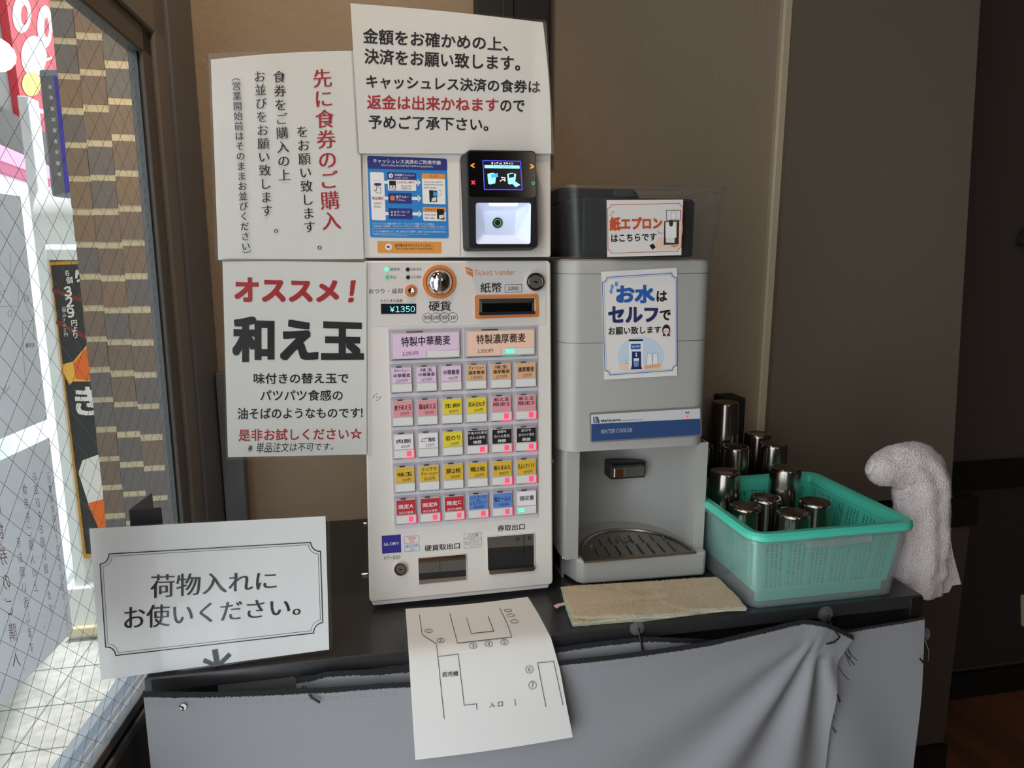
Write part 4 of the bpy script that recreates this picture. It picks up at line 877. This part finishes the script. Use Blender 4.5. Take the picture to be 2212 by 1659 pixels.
# water notice
SW = crop(PC, 1180, 380, 3.53); ws = .0012
mb = MB(); mb.sheet(quadfn(PC, (1298, 587), (1462, 578), (1462, 811), (1305, 820), lambda u, v: ws), 3, 3, 'paper')
w1 = ws + .0003
mb.line(SW, notch(424, 775, 990, 738, 994, 1480, 446, 1520, 36), 5, w1, 'text_blue', True); mb.line(SW, notch(438, 786, 980, 750, 984, 1470, 458, 1508, 32), 2, w1, 'drop_blue', True)
T(mb, SW, 'お水', 530, 975, 825, 968, 145, 138, 'text_blue', .05, w1, 3); T(mb, SW, 'は', 838, 960, 918, 956, 82, None, 'ink', .035, w1); T(mb, SW, 'セルフ', 470, 1122, 850, 1112, 128, 115, 'text_navy', .05, w1, 3); T(mb, SW, 'で', 862, 1105, 946, 1100, 80, None, 'ink', .035, w1); T(mb, SW, 'お願い致します', 472, 1214, 872, 1198, 62, 56, 'ink', .028, w1)
for x, y, r in ((532, 825, -.3), (500, 845, .3), (492, 880, .8)):
    mb.poly(SW, [(x + 22 * math.cos(a + r + 1.57) * (1 if k % 2 else 1) * .55 + 8 * math.sin(a) * 0, y + 22 * math.sin(a + r + 1.57) * .9) for k, a in enumerate([2 * math.pi * i / 14 for i in range(14)])], w1, 'drop_blue')
mb.poly(SW, [(x, min(y, 1479)) for x, y in ell(716, 1375, 176, 150, 40)], w1, 'pale_blue'); mb.poly(SW, [(548, 1432), (884, 1432), (862, 1478), (560, 1480)], w1 + .0001, 'beige')
mb.poly(SW, [(626, 1252), (734, 1252), (734, 1475), (630, 1475)], w1 + .0002, 'white'); mb.poly(SW, [(626, 1246), (734, 1244), (734, 1258), (626, 1260)], w1 + .0003, 'ink'); mb.poly(SW, [(642, 1280), (716, 1278), (716, 1320), (642, 1322)], w1 + .0003, 'text_blue'); T(mb, SW, 'WATER', 650, 1309, 708, 1307, 16, None, 'white', .02, w1 + .0004)
mb.poly(SW, [(650, 1338), (720, 1338), (720, 1440), (728, 1472), (640, 1474), (650, 1440)], w1 + .0003, 'text_navy'); mb.poly(SW, [(662, 1390), (704, 1388), (698, 1450), (668, 1452)], w1 + .0004, 'white'); mb.poly(SW, [(665, 1410), (701, 1408), (697, 1448), (669, 1450)], w1 + .0005, 'drop_blue'); mb.disc(SW, 683, 1368, 6, 9, w1 + .0004, 'white'); mb.disc(SW, 683, 1352, 5, 6, w1 + .0004, 'white')
for x in (764, 808): mb.poly(SW, [(x + 4, 1352), (x + 36, 1352), (x + 42, 1450), (x - 2, 1450)], w1 + .0003, 'white'); mb.line(SW, [(x + 4, 1352), (x + 36, 1352), (x + 42, 1450), (x - 2, 1450)], 2, w1 + .0004, 'grey_line', True)
mb.poly(SW, [(746, 1446), (862, 1428), (862, 1456), (748, 1468)], w1 + .0005, 'tan')
for a, b in (((598, 1410), (608, 1395)), ((596, 1428), (612, 1425))): mb.line(SW, [a, b], 3, w1 + .0003, 'grey_line')
mb.disc(SW, 912, 1176, 31, 44, w1 + .0001, 'hair'); mb.disc(SW, 912, 1182, 23, 24, w1 + .0002, 'skin'); mb.poly(SW, [(888, 1170), (890, 1146), (912, 1140), (936, 1146), (938, 1170), (925, 1160), (900, 1160)], w1 + .0003, 'hair'); mb.poly(SW, [(882, 1220), (890, 1204), (934, 1204), (944, 1220)], w1 + .0003, 'text_navy'); mb.disc(SW, 912, 1208, 7, 10, w1 + .0004, 'skin')
for x in (902, 922): mb.line(SW, [(x - 5, 1184), (x + 5, 1184)], 2.5, w1 + .0004, 'ink')
tag(build(mb, 'notice_sign'), 'small portrait notice with large blue writing stuck on the water cooler front', 'notice')

# ------------------------------------------------------------------ clear box on the cooler, black holder inside
def tub(mb, x0, x1, y0, y1, z0, z1, tx, ty, r, m, th=.002, lip=.006):
    """thin-walled tapering open box: outer skin up, over the lip and down inside"""
    def R4(ix, iy, z, rr):
        out = []
        for cx, cy, a0 in ((x1 - ix, y0 + iy, -90), (x1 - ix, y1 - iy, 0), (x0 + ix, y1 - iy, 90), (x0 + ix, y0 + iy, 180)):
            sx = -1 if a0 in (-90, 0) else 1; sy = 1 if a0 in (-90, 180) else -1
            for k in range(6):
                a = math.radians(a0 + 90 * k / 5); out.append(Vector((cx + sx * rr + rr * math.cos(a), cy + sy * rr + rr * math.sin(a), z)))
        return out
    mb.loft([R4(tx, ty, z0, r), R4(0, 0, z1 - .004, r), R4(-lip, -lip, z1 - .004, r + lip), R4(-lip, -lip, z1, r + lip), R4(th, th, z1, r), R4(tx + th, ty + th, z0 + th, r)], m, (True, True))
    return R4
mb = MB(); tub(mb, .292, .550, 1.035, 1.315, 1.3335, 1.441, .010, .012, .018, 'clear_plastic2')
cb = thing('storage_box', (.43, 1.17, 1.3335), 'clear plastic storage box sitting on top of the water cooler', 'box'); build(mb, 'shell', cb, smooth=40)
mb = MB(); mb.prism(plane((0, 1.029, 0), (0, -1, 0)), [(1325, 411), (1470, 411), (1470, 422), (1325, 424)], -.004, .010, 'clear_plastic2'); build(mb, 'handle_lip', cb, bevel=.002)
mb = MB(); mb.prism(plane((0, 1.047, 0), (0, -1, 0)), [(1543, 415), (1553, 414), (1549, 465), (1541, 466)], 0, .004, 'clear_plastic2'); mb.prism(plane((0, 1.047, 0), (0, -1, 0)), [(1236, 420), (1243, 420), (1243, 480), (1236, 481)], 0, .004, 'clear_plastic2'); build(mb, 'corner_ribs', cb)
mb = MB(); ps = [(.322, 1.0565), (.500, 1.0565), (.525, 1.10), (.520, 1.285), (.322, 1.285)]
mb.loft([[Vector((x, y, z)) for x, y in ps] for z in (1.336, 1.425)], 'black_matte')
mb.loft([[Vector((x, y, z)) for x, y in ((.322, 1.20), (.46, 1.20), (.50, 1.285), (.322, 1.285))] for z in (1.425, 1.452)], 'black_matte')
hb = tag(build(mb, 'apron_holder', bevel=.004), 'black holder of paper aprons inside the clear box on the cooler', 'holder')
PA = plane((0, 1.030, 1.38), (0, -1, -.09)); SA = crop(PA, 1180, 380, 3.53); mb = MB(); wa = .0012
mb.sheet(quadfn(PA, (1310, 432), (1475, 431), (1471, 551), (1311, 555), lambda u, v: wa), 3, 3, 'paper'); w1 = wa + .0003
mb.disc(SA, 975, 395, 150 * .42, 150, w1, 'beige', 24); mb.poly(SA, [(815, 510), (1030, 510), (1028, 555), (840, 560)], w1, 'beige')
mb.line(SA, notch(464, 222, 1040, 208, 1024, 572, 468, 590, 26), 4, w1 + .0001, 'text_red', True)
T(mb, SA, '紙エプロン', 480, 420, 880, 405, 108, 92, 'text_red', .05, w1 + .0002, 3); T(mb, SA, 'はこちらです', 492, 506, 836, 492, 62, 56, 'ink', .028, w1 + .0002)
for a, b in (((482, 295), (496, 305)), ((492, 275), (504, 290)), ((510, 265), (514, 282)), ((845, 420), (855, 438)), ((862, 425), (864, 442)), ((880, 430), (874, 444))): mb.line(SA, [a, b], 4, w1 + .0002, 'text_red')
mb.poly(SA, [(912, 262), (1022, 264), (1018, 336), (914, 338)], w1 + .0002, 'card_white'); mb.line(SA, [(912, 262), (1022, 264), (1018, 336), (914, 338)], 4, w1 + .0003, 'brown', True); mb.poly(SA, [(952, 276), (978, 276), (988, 300), (980, 330), (950, 330), (944, 300)], w1 + .0003, 'white'); mb.line(SA, [(952, 276), (978, 276), (988, 300), (980, 330), (950, 330), (944, 300)], 2.5, w1 + .0004, 'grey_line', True)
mb.poly(SA, [(896, 345), (1010, 340), (1006, 520), (892, 525)], w1 + .0003, 'brown'); mb.poly(SA, [(905, 352), (990, 350), (988, 470), (905, 470)], w1 + .0004, 'white'); mb.disc(SA, 948, 360, 16, 26, w1 + .0005, 'brown'); mb.poly(SA, [(908, 470), (976, 470), (974, 510), (908, 508)], w1 + .0004, 'window_white')
mb.poly(SA, [(782, 530), (812, 515), (830, 545), (806, 562)], w1 + .0003, 'ink'); mb.poly(SA, [(815, 515), (850, 476), (872, 474), (878, 490), (862, 520), (830, 540)], w1 + .0003, 'skin')
for k in range(4): mb.line(SA, [(840 + k * 8, 500), (856 + k * 6, 474)], 7, w1 + .0004, 'skin')
tag(build(mb, 'notice_sign'), 'small landscape notice with orange writing stuck on the clear box front', 'notice')

# ------------------------------------------------------------------ cup basket in its clear box
bx = thing('drip_box', (.68, 1.03, CZ), 'clear plastic box on the counter holding the green basket', 'box')
mb = MB(); tub(mb, .552, .826, .905, 1.165, CZ + .001, .916, .010, .012, .018, 'clear_plastic'); build(mb, 'shell', bx, smooth=40)
mb = MB(); pf = planeY(.895); mb.prism(pf, [(1738, 1166), (1880, 1153), (1880, 1170), (1745, 1184)], -.006, .006, 'clear_plastic'); build(mb, 'handle_lip', bx, bevel=.002)
bk = thing('cup_basket', (.68, 1.03, CZ + .004), 'mint green slotted basket full of metal tumblers', 'basket')
BX0, BX1, BY0, BY1, BZ0, BZ1 = .556, .822, .909, 1.161, .822, .914
mb = MB()
def rim(ix, z): 
    r = .02 - ix if ix > 0 else .02
    x0, x1, y0, y1 = BX0 - .010 + ix, BX1 + .010 - ix, BY0 - .012 + ix, BY1 + .012 - ix; out = []
    r = max(.006, .028 - ix)
    for cx, cy, a0 in ((x1 - r, y0 + r, -90), (x1 - r, y1 - r, 0), (x0 + r, y1 - r, 90), (x0 + r, y0 + r, 180)):
        for k in range(7):
            a = math.radians(a0 + 90 * k / 6); out.append(Vector((cx + r * math.cos(a), cy + r * math.sin(a), z)))
    return out
mb.loft([rim(.001, .9165), rim(-.001, .918), rim(-.001, .925), rim(.003, .929), rim(.012, .929), rim(.017, .926), rim(.020, .914)], 'green', (False, False))
build(mb, 'rim', bk, smooth=40)
mb = MB()
def lattice(p00, p10, p01, p11, nx, ny, top=.085, side=.05, hx=.68, hy=.46):
    """wall panel with real slots; p00-p10 along the top"""
    def B(u, v): 
        a = p00.lerp(p10, u); b = p01.lerp(p11, u); return a.lerp(b, v)
    def Q(u0, u1, v0, v1): mb.add([B(u0, v0), B(u1, v0), B(u1, v1), B(u0, v1)], [(0, 1, 2, 3)], 'green')
    Q(0, 1, 0, top); Q(0, 1, 1 - top * .9, 1); Q(0, side, top, 1 - top * .9); Q(1 - side, 1, top, 1 - top * .9)
    du = (1 - 2 * side) / nx; dv = (1 - 1.9 * top) / ny
    for j in range(ny):
        v0 = top + j * dv; Q(side, 1 - side, v0, v0 + dv * (1 - hy))
        for i in range(nx):
            wd = du * (1 - hx); u0 = side + i * du
            if i % 5 == 4: wd = du * .85
            Q(u0, u0 + wd, v0 + dv * (1 - hy), v0 + dv)
tI, bI = .008, .018
c = lambda x, y, z: Vector((x, y, z))
tp = [c(BX0 + tI, BY0 + tI, .9145), c(BX1 - tI, BY0 + tI, .9145), c(BX1 - tI, BY1 - tI, .9145), c(BX0 + tI, BY1 - tI, .9145)]
bt = [c(BX0 + bI, BY0 + bI, BZ0), c(BX1 - bI, BY0 + bI, BZ0), c(BX1 - bI, BY1 - bI, BZ0), c(BX0 + bI, BY1 - bI, BZ0)]
for i in range(4): lattice(tp[i], tp[(i + 1) % 4], bt[i], bt[(i + 1) % 4], 28 if i % 2 == 0 else 26, 20)
lattice(bt[0], bt[1], bt[3], bt[2], 24, 24, .08)
wo = build(mb, 'slotted_wall', bk); sm = wo.modifiers.new('solid', 'SOLIDIFY'); sm.thickness = .0014
mb = MB(); mb.box((BX0 + bI + .004, BY0 + bI + .004, CZ + .004), (BX1 - bI - .004, BY0 + bI + .010, BZ0 - .001), 'green'); mb.box((BX0 + bI + .004, BY1 - bI - .010, CZ + .004), (BX1 - bI - .004, BY1 - bI - .004, BZ0 - .001), 'green'); build(mb, 'foot', bk)

# tumblers, all upside down: one built, the rest copied
def make_cup():
    t = thing('tumbler', (0, 0, 0), 'x', 'cup')
    mb = MB(); mb.lathe((0, 0, 0), [(.0292, .001), (.0300, 0), (.0308, .001), (.0302, .0035), (.0300, .006), (.0268, .092), (.0262, .0955), (.0245, .0975), (.0225, .0978)], 'tumbler', 40)
    mb.lathe((0, 0, 0), [(.0292, .001), (.0292, .006), (.0258, .090), (.001, .0915)], 'tumbler', 40); build(mb, 'body', t, smooth=35)
    mb = MB(); mb.lathe((0, 0, 0), [(.0226, .0978), (.0215, .0972), (.0150, .0945), (.0140, .0952), (.0125, .0948), (.0005, .0945)], 'tumbler_base', 36); build(mb, 'base_disc', t, smooth=35)
    return t
proto = make_cup(); used = [False]
def cup(x, y, z, label, group):
    if not used[0]: o = proto; used[0] = True
    else:
        o = proto.copy(); COL.objects.link(o)
        for ch in proto.children:
            d = ch.copy(); COL.objects.link(d); d.parent = o
    o.location = (x, y, z); o.rotation_euler = (0, 0, R_.uniform(0, 6)); o['label'] = label; o['group'] = group
gb = 'tumblers in the green basket'; zb = BZ0 + .0015
cup(.614, 1.040, zb, 'steel tumbler upside down in the basket, nearest its front left corner', gb)
cup(.676, .996, zb, 'steel tumbler upside down in the basket, the one nearest the front rim', gb)
cup(.744, 1.036, zb, 'steel tumbler upside down in the basket, the one furthest right', gb)
cup(.671, 1.071, zb, 'steel tumbler upside down in the middle of the basket', gb)
for x, y, wd in ((.727, 1.104, 'right'), (.608, 1.106, 'left')):
    cup(x, y, zb, 'lower steel tumbler of the stack at the back %s of the basket' % wd, gb); cup(x, y, zb + .041, 'upper steel tumbler of the stack at the back %s of the basket' % wd, gb)
gc = 'tumblers on the counter behind the basket'
for x, y, nn, wd in ((.692, 1.222, 2, 'short stack just behind the basket'), (.775, 1.224, 2, 'right-hand stack behind the basket'), (.789, 1.305, 2, 'rearmost stack by the pipe cover'), (.630, 1.252, 2, 'stack half hidden by the cooler'), (.702, 1.290, 3, 'tall stack beside the small black box')):
    for k in range(nn): cup(x, y, CZ + .0005 + k * .074, '%s steel tumbler of the %s' % (('bottom', 'top')[k] if nn == 2 else ('bottom', 'middle', 'top')[k], wd), gc)
mb = MB(); mb.box((.735, 1.345, CZ), (.780, 1.405, 1.040), 'black_matte'); tag(build(mb, 'black_case', bevel=.003), 'narrow upright black case against the wall behind the tumblers', 'case')

# ------------------------------------------------------------------ towel on the right and its pole
PT = planeY(.985)
path = [(1880, 1006, 16), (1888, 1008, 26), (1902, 1010, 33), (1920, 1008, 36), (1942, 1005, 42), (1966, 1008, 47), (1984, 1028, 52), (1991, 1060, 54), (1990, 1095, 53), (1990, 1130, 53), (1988, 1165, 53), (1984, 1200, 54), (1979, 1230, 55), (1975, 1255, 54), (1972, 1277, 51)]
def fine(path, k=4):
    out = []
    for i in range(len(path) - 1):
        p0, p1, p2, p3 = path[max(i - 1, 0)], path[i], path[i + 1], path[min(i + 2, len(path) - 1)]
        for j in range(k):
            t = j / k; out.append(tuple(.5 * ((2 * b) + (-a + c) * t + (2 * a - 5 * b + 4 * c - d) * t * t + (-a + 3 * b - 3 * c + d) * t ** 3) for a, b, c, d in zip(p0, p1, p2, p3)))
    return out + [path[-1]]
from mathutils import noise
fp = fine(path); rings = []; NR = 44
for i, (x, y, r) in enumerate(fp):
    c0 = PT(x, y); ee = PT(x + 10, y) - c0; k = ee.length / 10
    a, b = fp[max(i - 1, 0)], fp[min(i + 1, len(fp) - 1)]; tg = (PT(b[0], b[1]) - PT(a[0], a[1])).normalized(); sd = Vector((0, 1, 0)).cross(tg).normalized(); rg = []
    for j in range(NR):
        t = 2 * math.pi * j / NR; q = c0 + sd * (r * k * math.cos(t)) + Vector((0, 1, 0)) * (r * k * .62 * math.sin(t))
        nn = (sd * math.cos(t) + Vector((0, 1, 0)) * math.sin(t)); d = .0035 * noise.noise(q * 38) + .0018 * noise.noise(q * 110)
        if math.sin(t) < 0 and i > 20: d += .0022 * math.sin(j * 1.1 + i * .06)
        if i > 40: d += .003 * max(0, math.sin((i - 40) * .62 + t * .8)) 
        rg.append(q + nn * d)
    rings.append(rg)
mb = MB(); mb.loft(rings, 'towel'); tufts = []
for i in range(len(rings) - 1):
    for j in range(NR):
        a, b, c0, d0 = rings[i][j], rings[i][(j + 1) % NR], rings[i + 1][j], rings[i + 1][(j + 1) % NR]; nn = (b - a).cross(c0 - a)
        if nn.length < 1e-9: continue
        nn.normalize(); cen = (rings[i][0] + rings[i][NR // 2]) / 2
        if nn.dot(a - cen) < 0: nn = -nn
        for _ in range(7):
            u, v = R_.random(), R_.random(); p = a.lerp(b, u).lerp(c0.lerp(d0, u), v); dr = (nn + Vector((R_.uniform(-.35, .35), R_.uniform(-.35, .35), R_.uniform(-.5, .2)))).normalized(); s_ = dr.cross(Vector((.3, .5, .8))).normalized() * .0005
            l = R_.uniform(.0016, .0034); tufts.append((p - s_, p + s_, p + dr * l))
for t in tufts: mb.add(t, [(0, 1, 2)], 'towel_pile')
tw = thing('towel', (.93, .985, .765), 'white terry towel draped over a pole at the right end of the counter', 'towel'); build(mb, 'terry_cloth', tw, smooth=180)
mb = MB(); fl = [[(2036, 1140), (2040, 1165), (2044, 1200)], [(2052, 1180), (2062, 1215), (2074, 1262)], [(2022, 1230), (2046, 1268), (2072, 1266)]]
FLAP = [(2034, 1130), (2046, 1165), (2060, 1205), (2075, 1262), (2056, 1264), (2048, 1279), (2012, 1285), (1985, 1289), (1955, 1287), (1975, 1250), (2000, 1200), (2020, 1150)]
PT2 = planeY(.992); mb.prism(PT2, FLAP, -.003, .003, 'towel'); mb.line(PT2, [(2049, 1168), (2057, 1215), (2057, 1262)], 3, .0038, 'towel'); build(mb, 'woven_border', tw, bevel=.002, label='flat woven border of the towel')
mb = MB(); mb.tube([PT(1985, 1290) + Vector((-.02, 0, -.25)), PT(1985, 1290) + Vector((-.0, 0, -.02)), PT(1985, 1200), PT(1988, 1060), PT(1972, 1018), PT(1940, 1010)], .007, 'black_matte', 10)
pz = PT(1985, 1290); mb.box((.856, .975, .60), (pz.x, .995, .615), 'black_matte'); tag(build(mb, 'hook_pole', smooth=50), 'black bent pole fixed to the counter end under the white towel', 'pole')

# ------------------------------------------------------------------ cloth under the cooler
PR = planeZ(CZ); mb = MB()
top_ = [(1213, 1268), (1300, 1262), (1400, 1256), (1549, 1247), (1566, 1263), (1590, 1286), (1612, 1313), (1515, 1318), (1443, 1329), (1370, 1331), (1235, 1333), (1222, 1300)]
low_ = [(1214, 1270), (1545, 1250), (1600, 1312), (1515, 1321), (1400, 1336), (1320, 1341), (1238, 1348), (1226, 1318)]
def slab(pts, z0, z1, m, N=26):
    V = [planeZ(z1)(x, y) for x, y in pts]; cx = sum((p for p in V), Vector()) / len(V); n = len(V)
    dense = []
    for i in range(n):
        for k in range(6): dense.append(V[i].lerp(V[(i + 1) % n], k / 6))
    ringz = []
    for k, (sc, dz) in enumerate(((1.0, z0 - z1), (1.006, (z0 - z1) * .5), (1.0, 0), (.97, .0008), (.85, .001), (.65, .0012), (.4, .001), (.15, .001))):
        ringz.append([cx + (p - cx) * sc + Vector((R_.uniform(-.0006, .0006) * (k < 3), R_.uniform(-.0006, .0006) * (k < 3), dz + (.0022 * noise.noise(p * 40 + Vector((k * .4, 0, 0))) if k > 2 else 0))) for p in dense])
    mb.loft(ringz, m)
    return ringz
rz2 = slab(low_, CZ + .0005, CZ + .005, 'rag'); rz1 = slab(top_, CZ + .006, CZ + .0105, 'rag')
for rz_ in (rz1, rz2):
    n = len(rz_[0])
    for k in range(2, len(rz_) - 1):
        for j in range(n):
            a, b, c0, d0 = rz_[k][j], rz_[k][(j + 1) % n], rz_[k + 1][j], rz_[k + 1][(j + 1) % n]
            for _ in range(int(10 + (b - a).length * (c0 - a).length * 2.2e5)):
                u, v = R_.random(), R_.random(); p = a.lerp(b, u).lerp(c0.lerp(d0, u), v); dr = Vector((R_.uniform(-1, 1), R_.uniform(-1, 1), 1.2)).normalized(); s_ = Vector((R_.uniform(-1, 1), R_.uniform(-1, 1), 0)).normalized() * .0004
                mb.add((p - s_, p + s_, p + dr * R_.uniform(.0012, .0026)), [(0, 1, 2)], 'rag_pile')
rg = thing('cleaning_cloth', (.43, .98, CZ), 'folded beige microfibre cloth lying under the front of the water cooler', 'cloth'); build(mb, 'pile', rg)
mb = MB()
for rz_, dz in ((rz1, .0), (rz2, .0)):
    r = rz_[2]; mb.tube([p + (p - sum(r, Vector()) / len(r)) * .008 + Vector((0, 0, -.001)) for p in r + [r[0]]], .0008, 'rag_edge', 5, False)
build(mb, 'edging', rg, label='greenish stitched edge')
mb = MB(); P8 = planeZ(CZ + .006); mb.prism(P8, [(1225, 1301), (1205, 1305), (1196, 1309), (1202, 1315), (1212, 1309), (1226, 1307)], 0, .001, 'tag_pink'); build(mb, 'care_tag', rg)

# ------------------------------------------------------------------ fabric skirts in front of the counter
def lerp_list(pts, x):
    for (a, b), (c, d) in zip(pts, pts[1:]):
        if x <= c: return b + (d - b) * (x - a) / (c - a)
    return pts[-1][1]
def skirt(name, label, top_px, y, right_px=None, z1=.02, folds=None, nu=160, nv=40, hem=.006, left_x=None):
    P = planeY(y); pts = sorted((P(a, b).x, P(a, b).z) for a, b in top_px); xl, xr = pts[0][0], pts[-1][0]
    rp = sorted(((P(a, b).z, P(a, b).x) for a, b in right_px)) if right_px else None
    def fn(u, v):
        xt = xl + (xr - xl) * u; zt = lerp_list(pts, xt); z = zt + (z1 - zt) * v
        if rp: xe = lerp_list(rp, z) if z > rp[0][0] else rp[0][1]; x = xl + (min(xe, xr + .05) - xl) * u
        else: x = xt
        yy = y + (folds(x, z, zt, u) if folds else 0)
        return Vector((x, yy, z))
    mb = MB(); jag = [R_.uniform(-.0008, .0008) for _ in range(nu + 1)]
    mb.grid(lambda u, v: fn(u, v) + Vector((0, 0, jag[int(round(u * nu))] if v == 0 else 0)), nu, nv, 'fabric', True); mb.grid(lambda u, v: fn(u, v) + Vector((0, .0012, 0)), nu, nv, 'fabric')
    th = thing(name, fn(.5, 1), label, 'curtain'); build(mb, 'cloth', th, smooth=180)
    mb = MB(); N = nu * 4      # black frayed edge
    for i in range(N):
        u0, u1 = i / N, (i + 1) / N; a, b = fn(u0, 0), fn(u1, 0); h = hem * (1 if callable(hem) is False else 1); dn = R_.uniform(.0005, .0028)
        o = Vector((0, -.0012, 0)); mb.add([a + o + Vector((0, 0, -dn)), b + o + Vector((0, 0, -R_.uniform(.0005, .0028))), b + o + Vector((0, .001, hem * R_.uniform(.85, 1.1))), a + o + Vector((0, .001, hem * R_.uniform(.85, 1.1)))], [(0, 1, 2, 3)], 'thread')
    build(mb, 'frayed_hem', th, label='black frayed upper edge')
    mb = MB()
    for k in range(int((xr - xl) / .004)):
        u = (k + .5) / int((xr - xl) / .004)
        if R_.random() < .35: continue
        for v in (.012, .017):
            p = fn(u, v) + Vector((0, -.0006, 0)); mb.add([p, p + Vector((.0014, 0, 0)), p + Vector((.0014, 0, .0005)), p + Vector((0, 0, .0005))], [(0, 1, 2, 3)], 'grey_line')
    build(mb, 'stitching', th)
    return th, fn
hk = planeY(.885)(1772, 1362)
def foldA(x, z, zt, u):
    dx, dz = x - hk.x, hk.z - z; r = math.hypot(dx, dz); ang = math.atan2(dx, max(dz, 1e-3))
    k = min(1, r / .12) * math.exp(-max(0, abs(ang + .25) - .5) * 3.0)
    return -.0075 * k * math.cos((ang + .16) * 13) - .004 * math.exp(-(r / .02) ** 2) - .003 * math.sin(x * 14) * min(1, (zt - z) * 3)
topA = [(310, 1501), (375, 1503), (437, 1503), (547, 1500), (646, 1495), (720, 1492), (819, 1484), (882, 1481), (1000, 1466), (1208, 1434), (1322, 1422), (1408, 1411), (1522, 1394), (1575, 1382), (1667, 1361), (1710, 1350), (1737, 1345), (1778, 1349), (1813, 1365), (1843, 1380)]
thA, fA = skirt('fabric_skirt', 'large grey fabric skirt hung along the counter front, its right corner hooked up', topA, .885, [(1843, 1380), (1829, 1401), (1813, 1423), (1810, 1442), (1800, 1525), (1795, 1572), (1789, 1659)], folds=foldA, nu=220, nv=60)
thB, fB = skirt('fabric_skirt', 'inner fabric skirt whose edge peeps above the large one below the counter edge', [(640, 1474), (672, 1468), (708, 1459), (759, 1456), (817, 1455), (882, 1449), (1000, 1436), (1199, 1407), (1275, 1396), (1370, 1385), (1411, 1383), (1515, 1388), (1560, 1392)], .896, z1=.30, nu=100, nv=10)
def foldC(x, z, zt, u): return -.004 * math.sin(x * 34 + z * 14) * min(1, (zt - z) * 4)
thC, fC = skirt('fabric_skirt', 'narrow grey fabric skirt at the right end of the counter front', [(1790, 1366), (1842, 1362), (1900, 1352), (1955, 1343), (1998, 1335)], .8955, [(1998, 1335), (1990, 1500), (1977, 1659)], folds=foldC, nu=50, nv=40, hem=.003)
mb = MB(); P = planeY(.878)
for _ in range(16):
    x, y = R_.choice([(1832, 1402), (1826, 1408), (1816, 1425), (1812, 1440), (1808, 1500), (1800, 1545), (1798, 1570)]); L_ = R_.uniform(14, 50) if y < 1460 else R_.uniform(8, 20)
    a = R_.uniform(.15, .6); q = [P(x, y), P(x + L_ * .5 * math.sin(a), y + L_ * .5 * math.cos(a)), P(x + L_ * math.sin(a * 1.3), y + L_ * math.cos(a * 1.3))]; mb.tube(q, .0006, 'thread', 4)
build(mb, 'loose_threads', thA)
mb = MB(); P = planeY(.8815); mb.disc(P, 396, 1527, 7, 7, .0005, 'paper2', 10); mb.line(P, [(388, 1524), (396, 1528), (395, 1534)], 3, .001, 'thread'); build(mb, 'torn_hole', thA)
# suction hooks holding the skirts up
def suction(x, y, yy, label, hookpts):
    P = planeY(yy); c = P(x, y); t = thing('suction_hook', c, label, 'hook', 'suction hooks along the counter front')
    mb = MB(); n = 24; k = (P(x + 10, y) - c).length / 10
    mb.loft([[c + Vector((r * k * math.cos(2 * math.pi * i / n), -d, r * k * math.sin(2 * math.pi * i / n))) for i in range(n)] for r, d in ((15.5, .000), (15, .0015), (10, .002), (8.5, .0055), (2, .006))], 'clear_disc', (True, True)); build(mb, 'suction_cup', t, smooth=40)
    mb = MB(); mb.tube([P(a, b, w) for a, b, w in hookpts], .0017, 'black_plastic', 8); build(mb, 'wire_hook', t, smooth=60)
suction(636, 1461, .911, 'clear suction hook below the counter edge behind the bordered notice', [(632, 1455, .006), (645, 1462, .010), (662, 1472, .016), (676, 1478, .03), (694, 1487, .032)])
suction(1376, 1357, .903, 'clear suction hook in the middle of the counter edge below the cleaning cloth', [(1376, 1352, .006), (1379, 1375, .008), (1384, 1405, .012), (1390, 1402, .018)])
suction(1783, 1326, .903, 'clear suction hook holding the raised corner of the large skirt', [(1783, 1326, .006), (1786, 1345, .012), (1789, 1356, .028), (1776, 1365, .030), (1762, 1372, .026)])
suction(1993, 1372, .902, 'dark hook at the far right end of the counter front', [(1992, 1376, .006), (1993, 1396, .014), (1990, 1416, .016), (1980, 1421, .016), (1972, 1412, .016)])

# ------------------------------------------------------------------ far right
PX = planeY(1.664); mb = MB(); mb.prism(PX, rq([(2204, 1285), (2262, 1276), (2262, 1344), (2205, 1352)], 3), 0, .008, 'pipe'); tag(build(mb, 'outlet_plate', bevel=.001), 'pale wall outlet plate low on the dark wall at the right edge', 'outlet')
PX = planeY(1.66); mb = MB(); mb.tube([PX(2228, 486, .004), PX(2206, 490, .02), PX(2194, 500, .022), PX(2186, 516, .022), PX(2186, 528, .022), PX(2200, 531, .022), PX(2228, 530, .02)], .0045, 'black_matte', 8); tag(build(mb, 'wall_handle', smooth=60), 'curved dark handle on the dark wall at the right edge', 'handle')
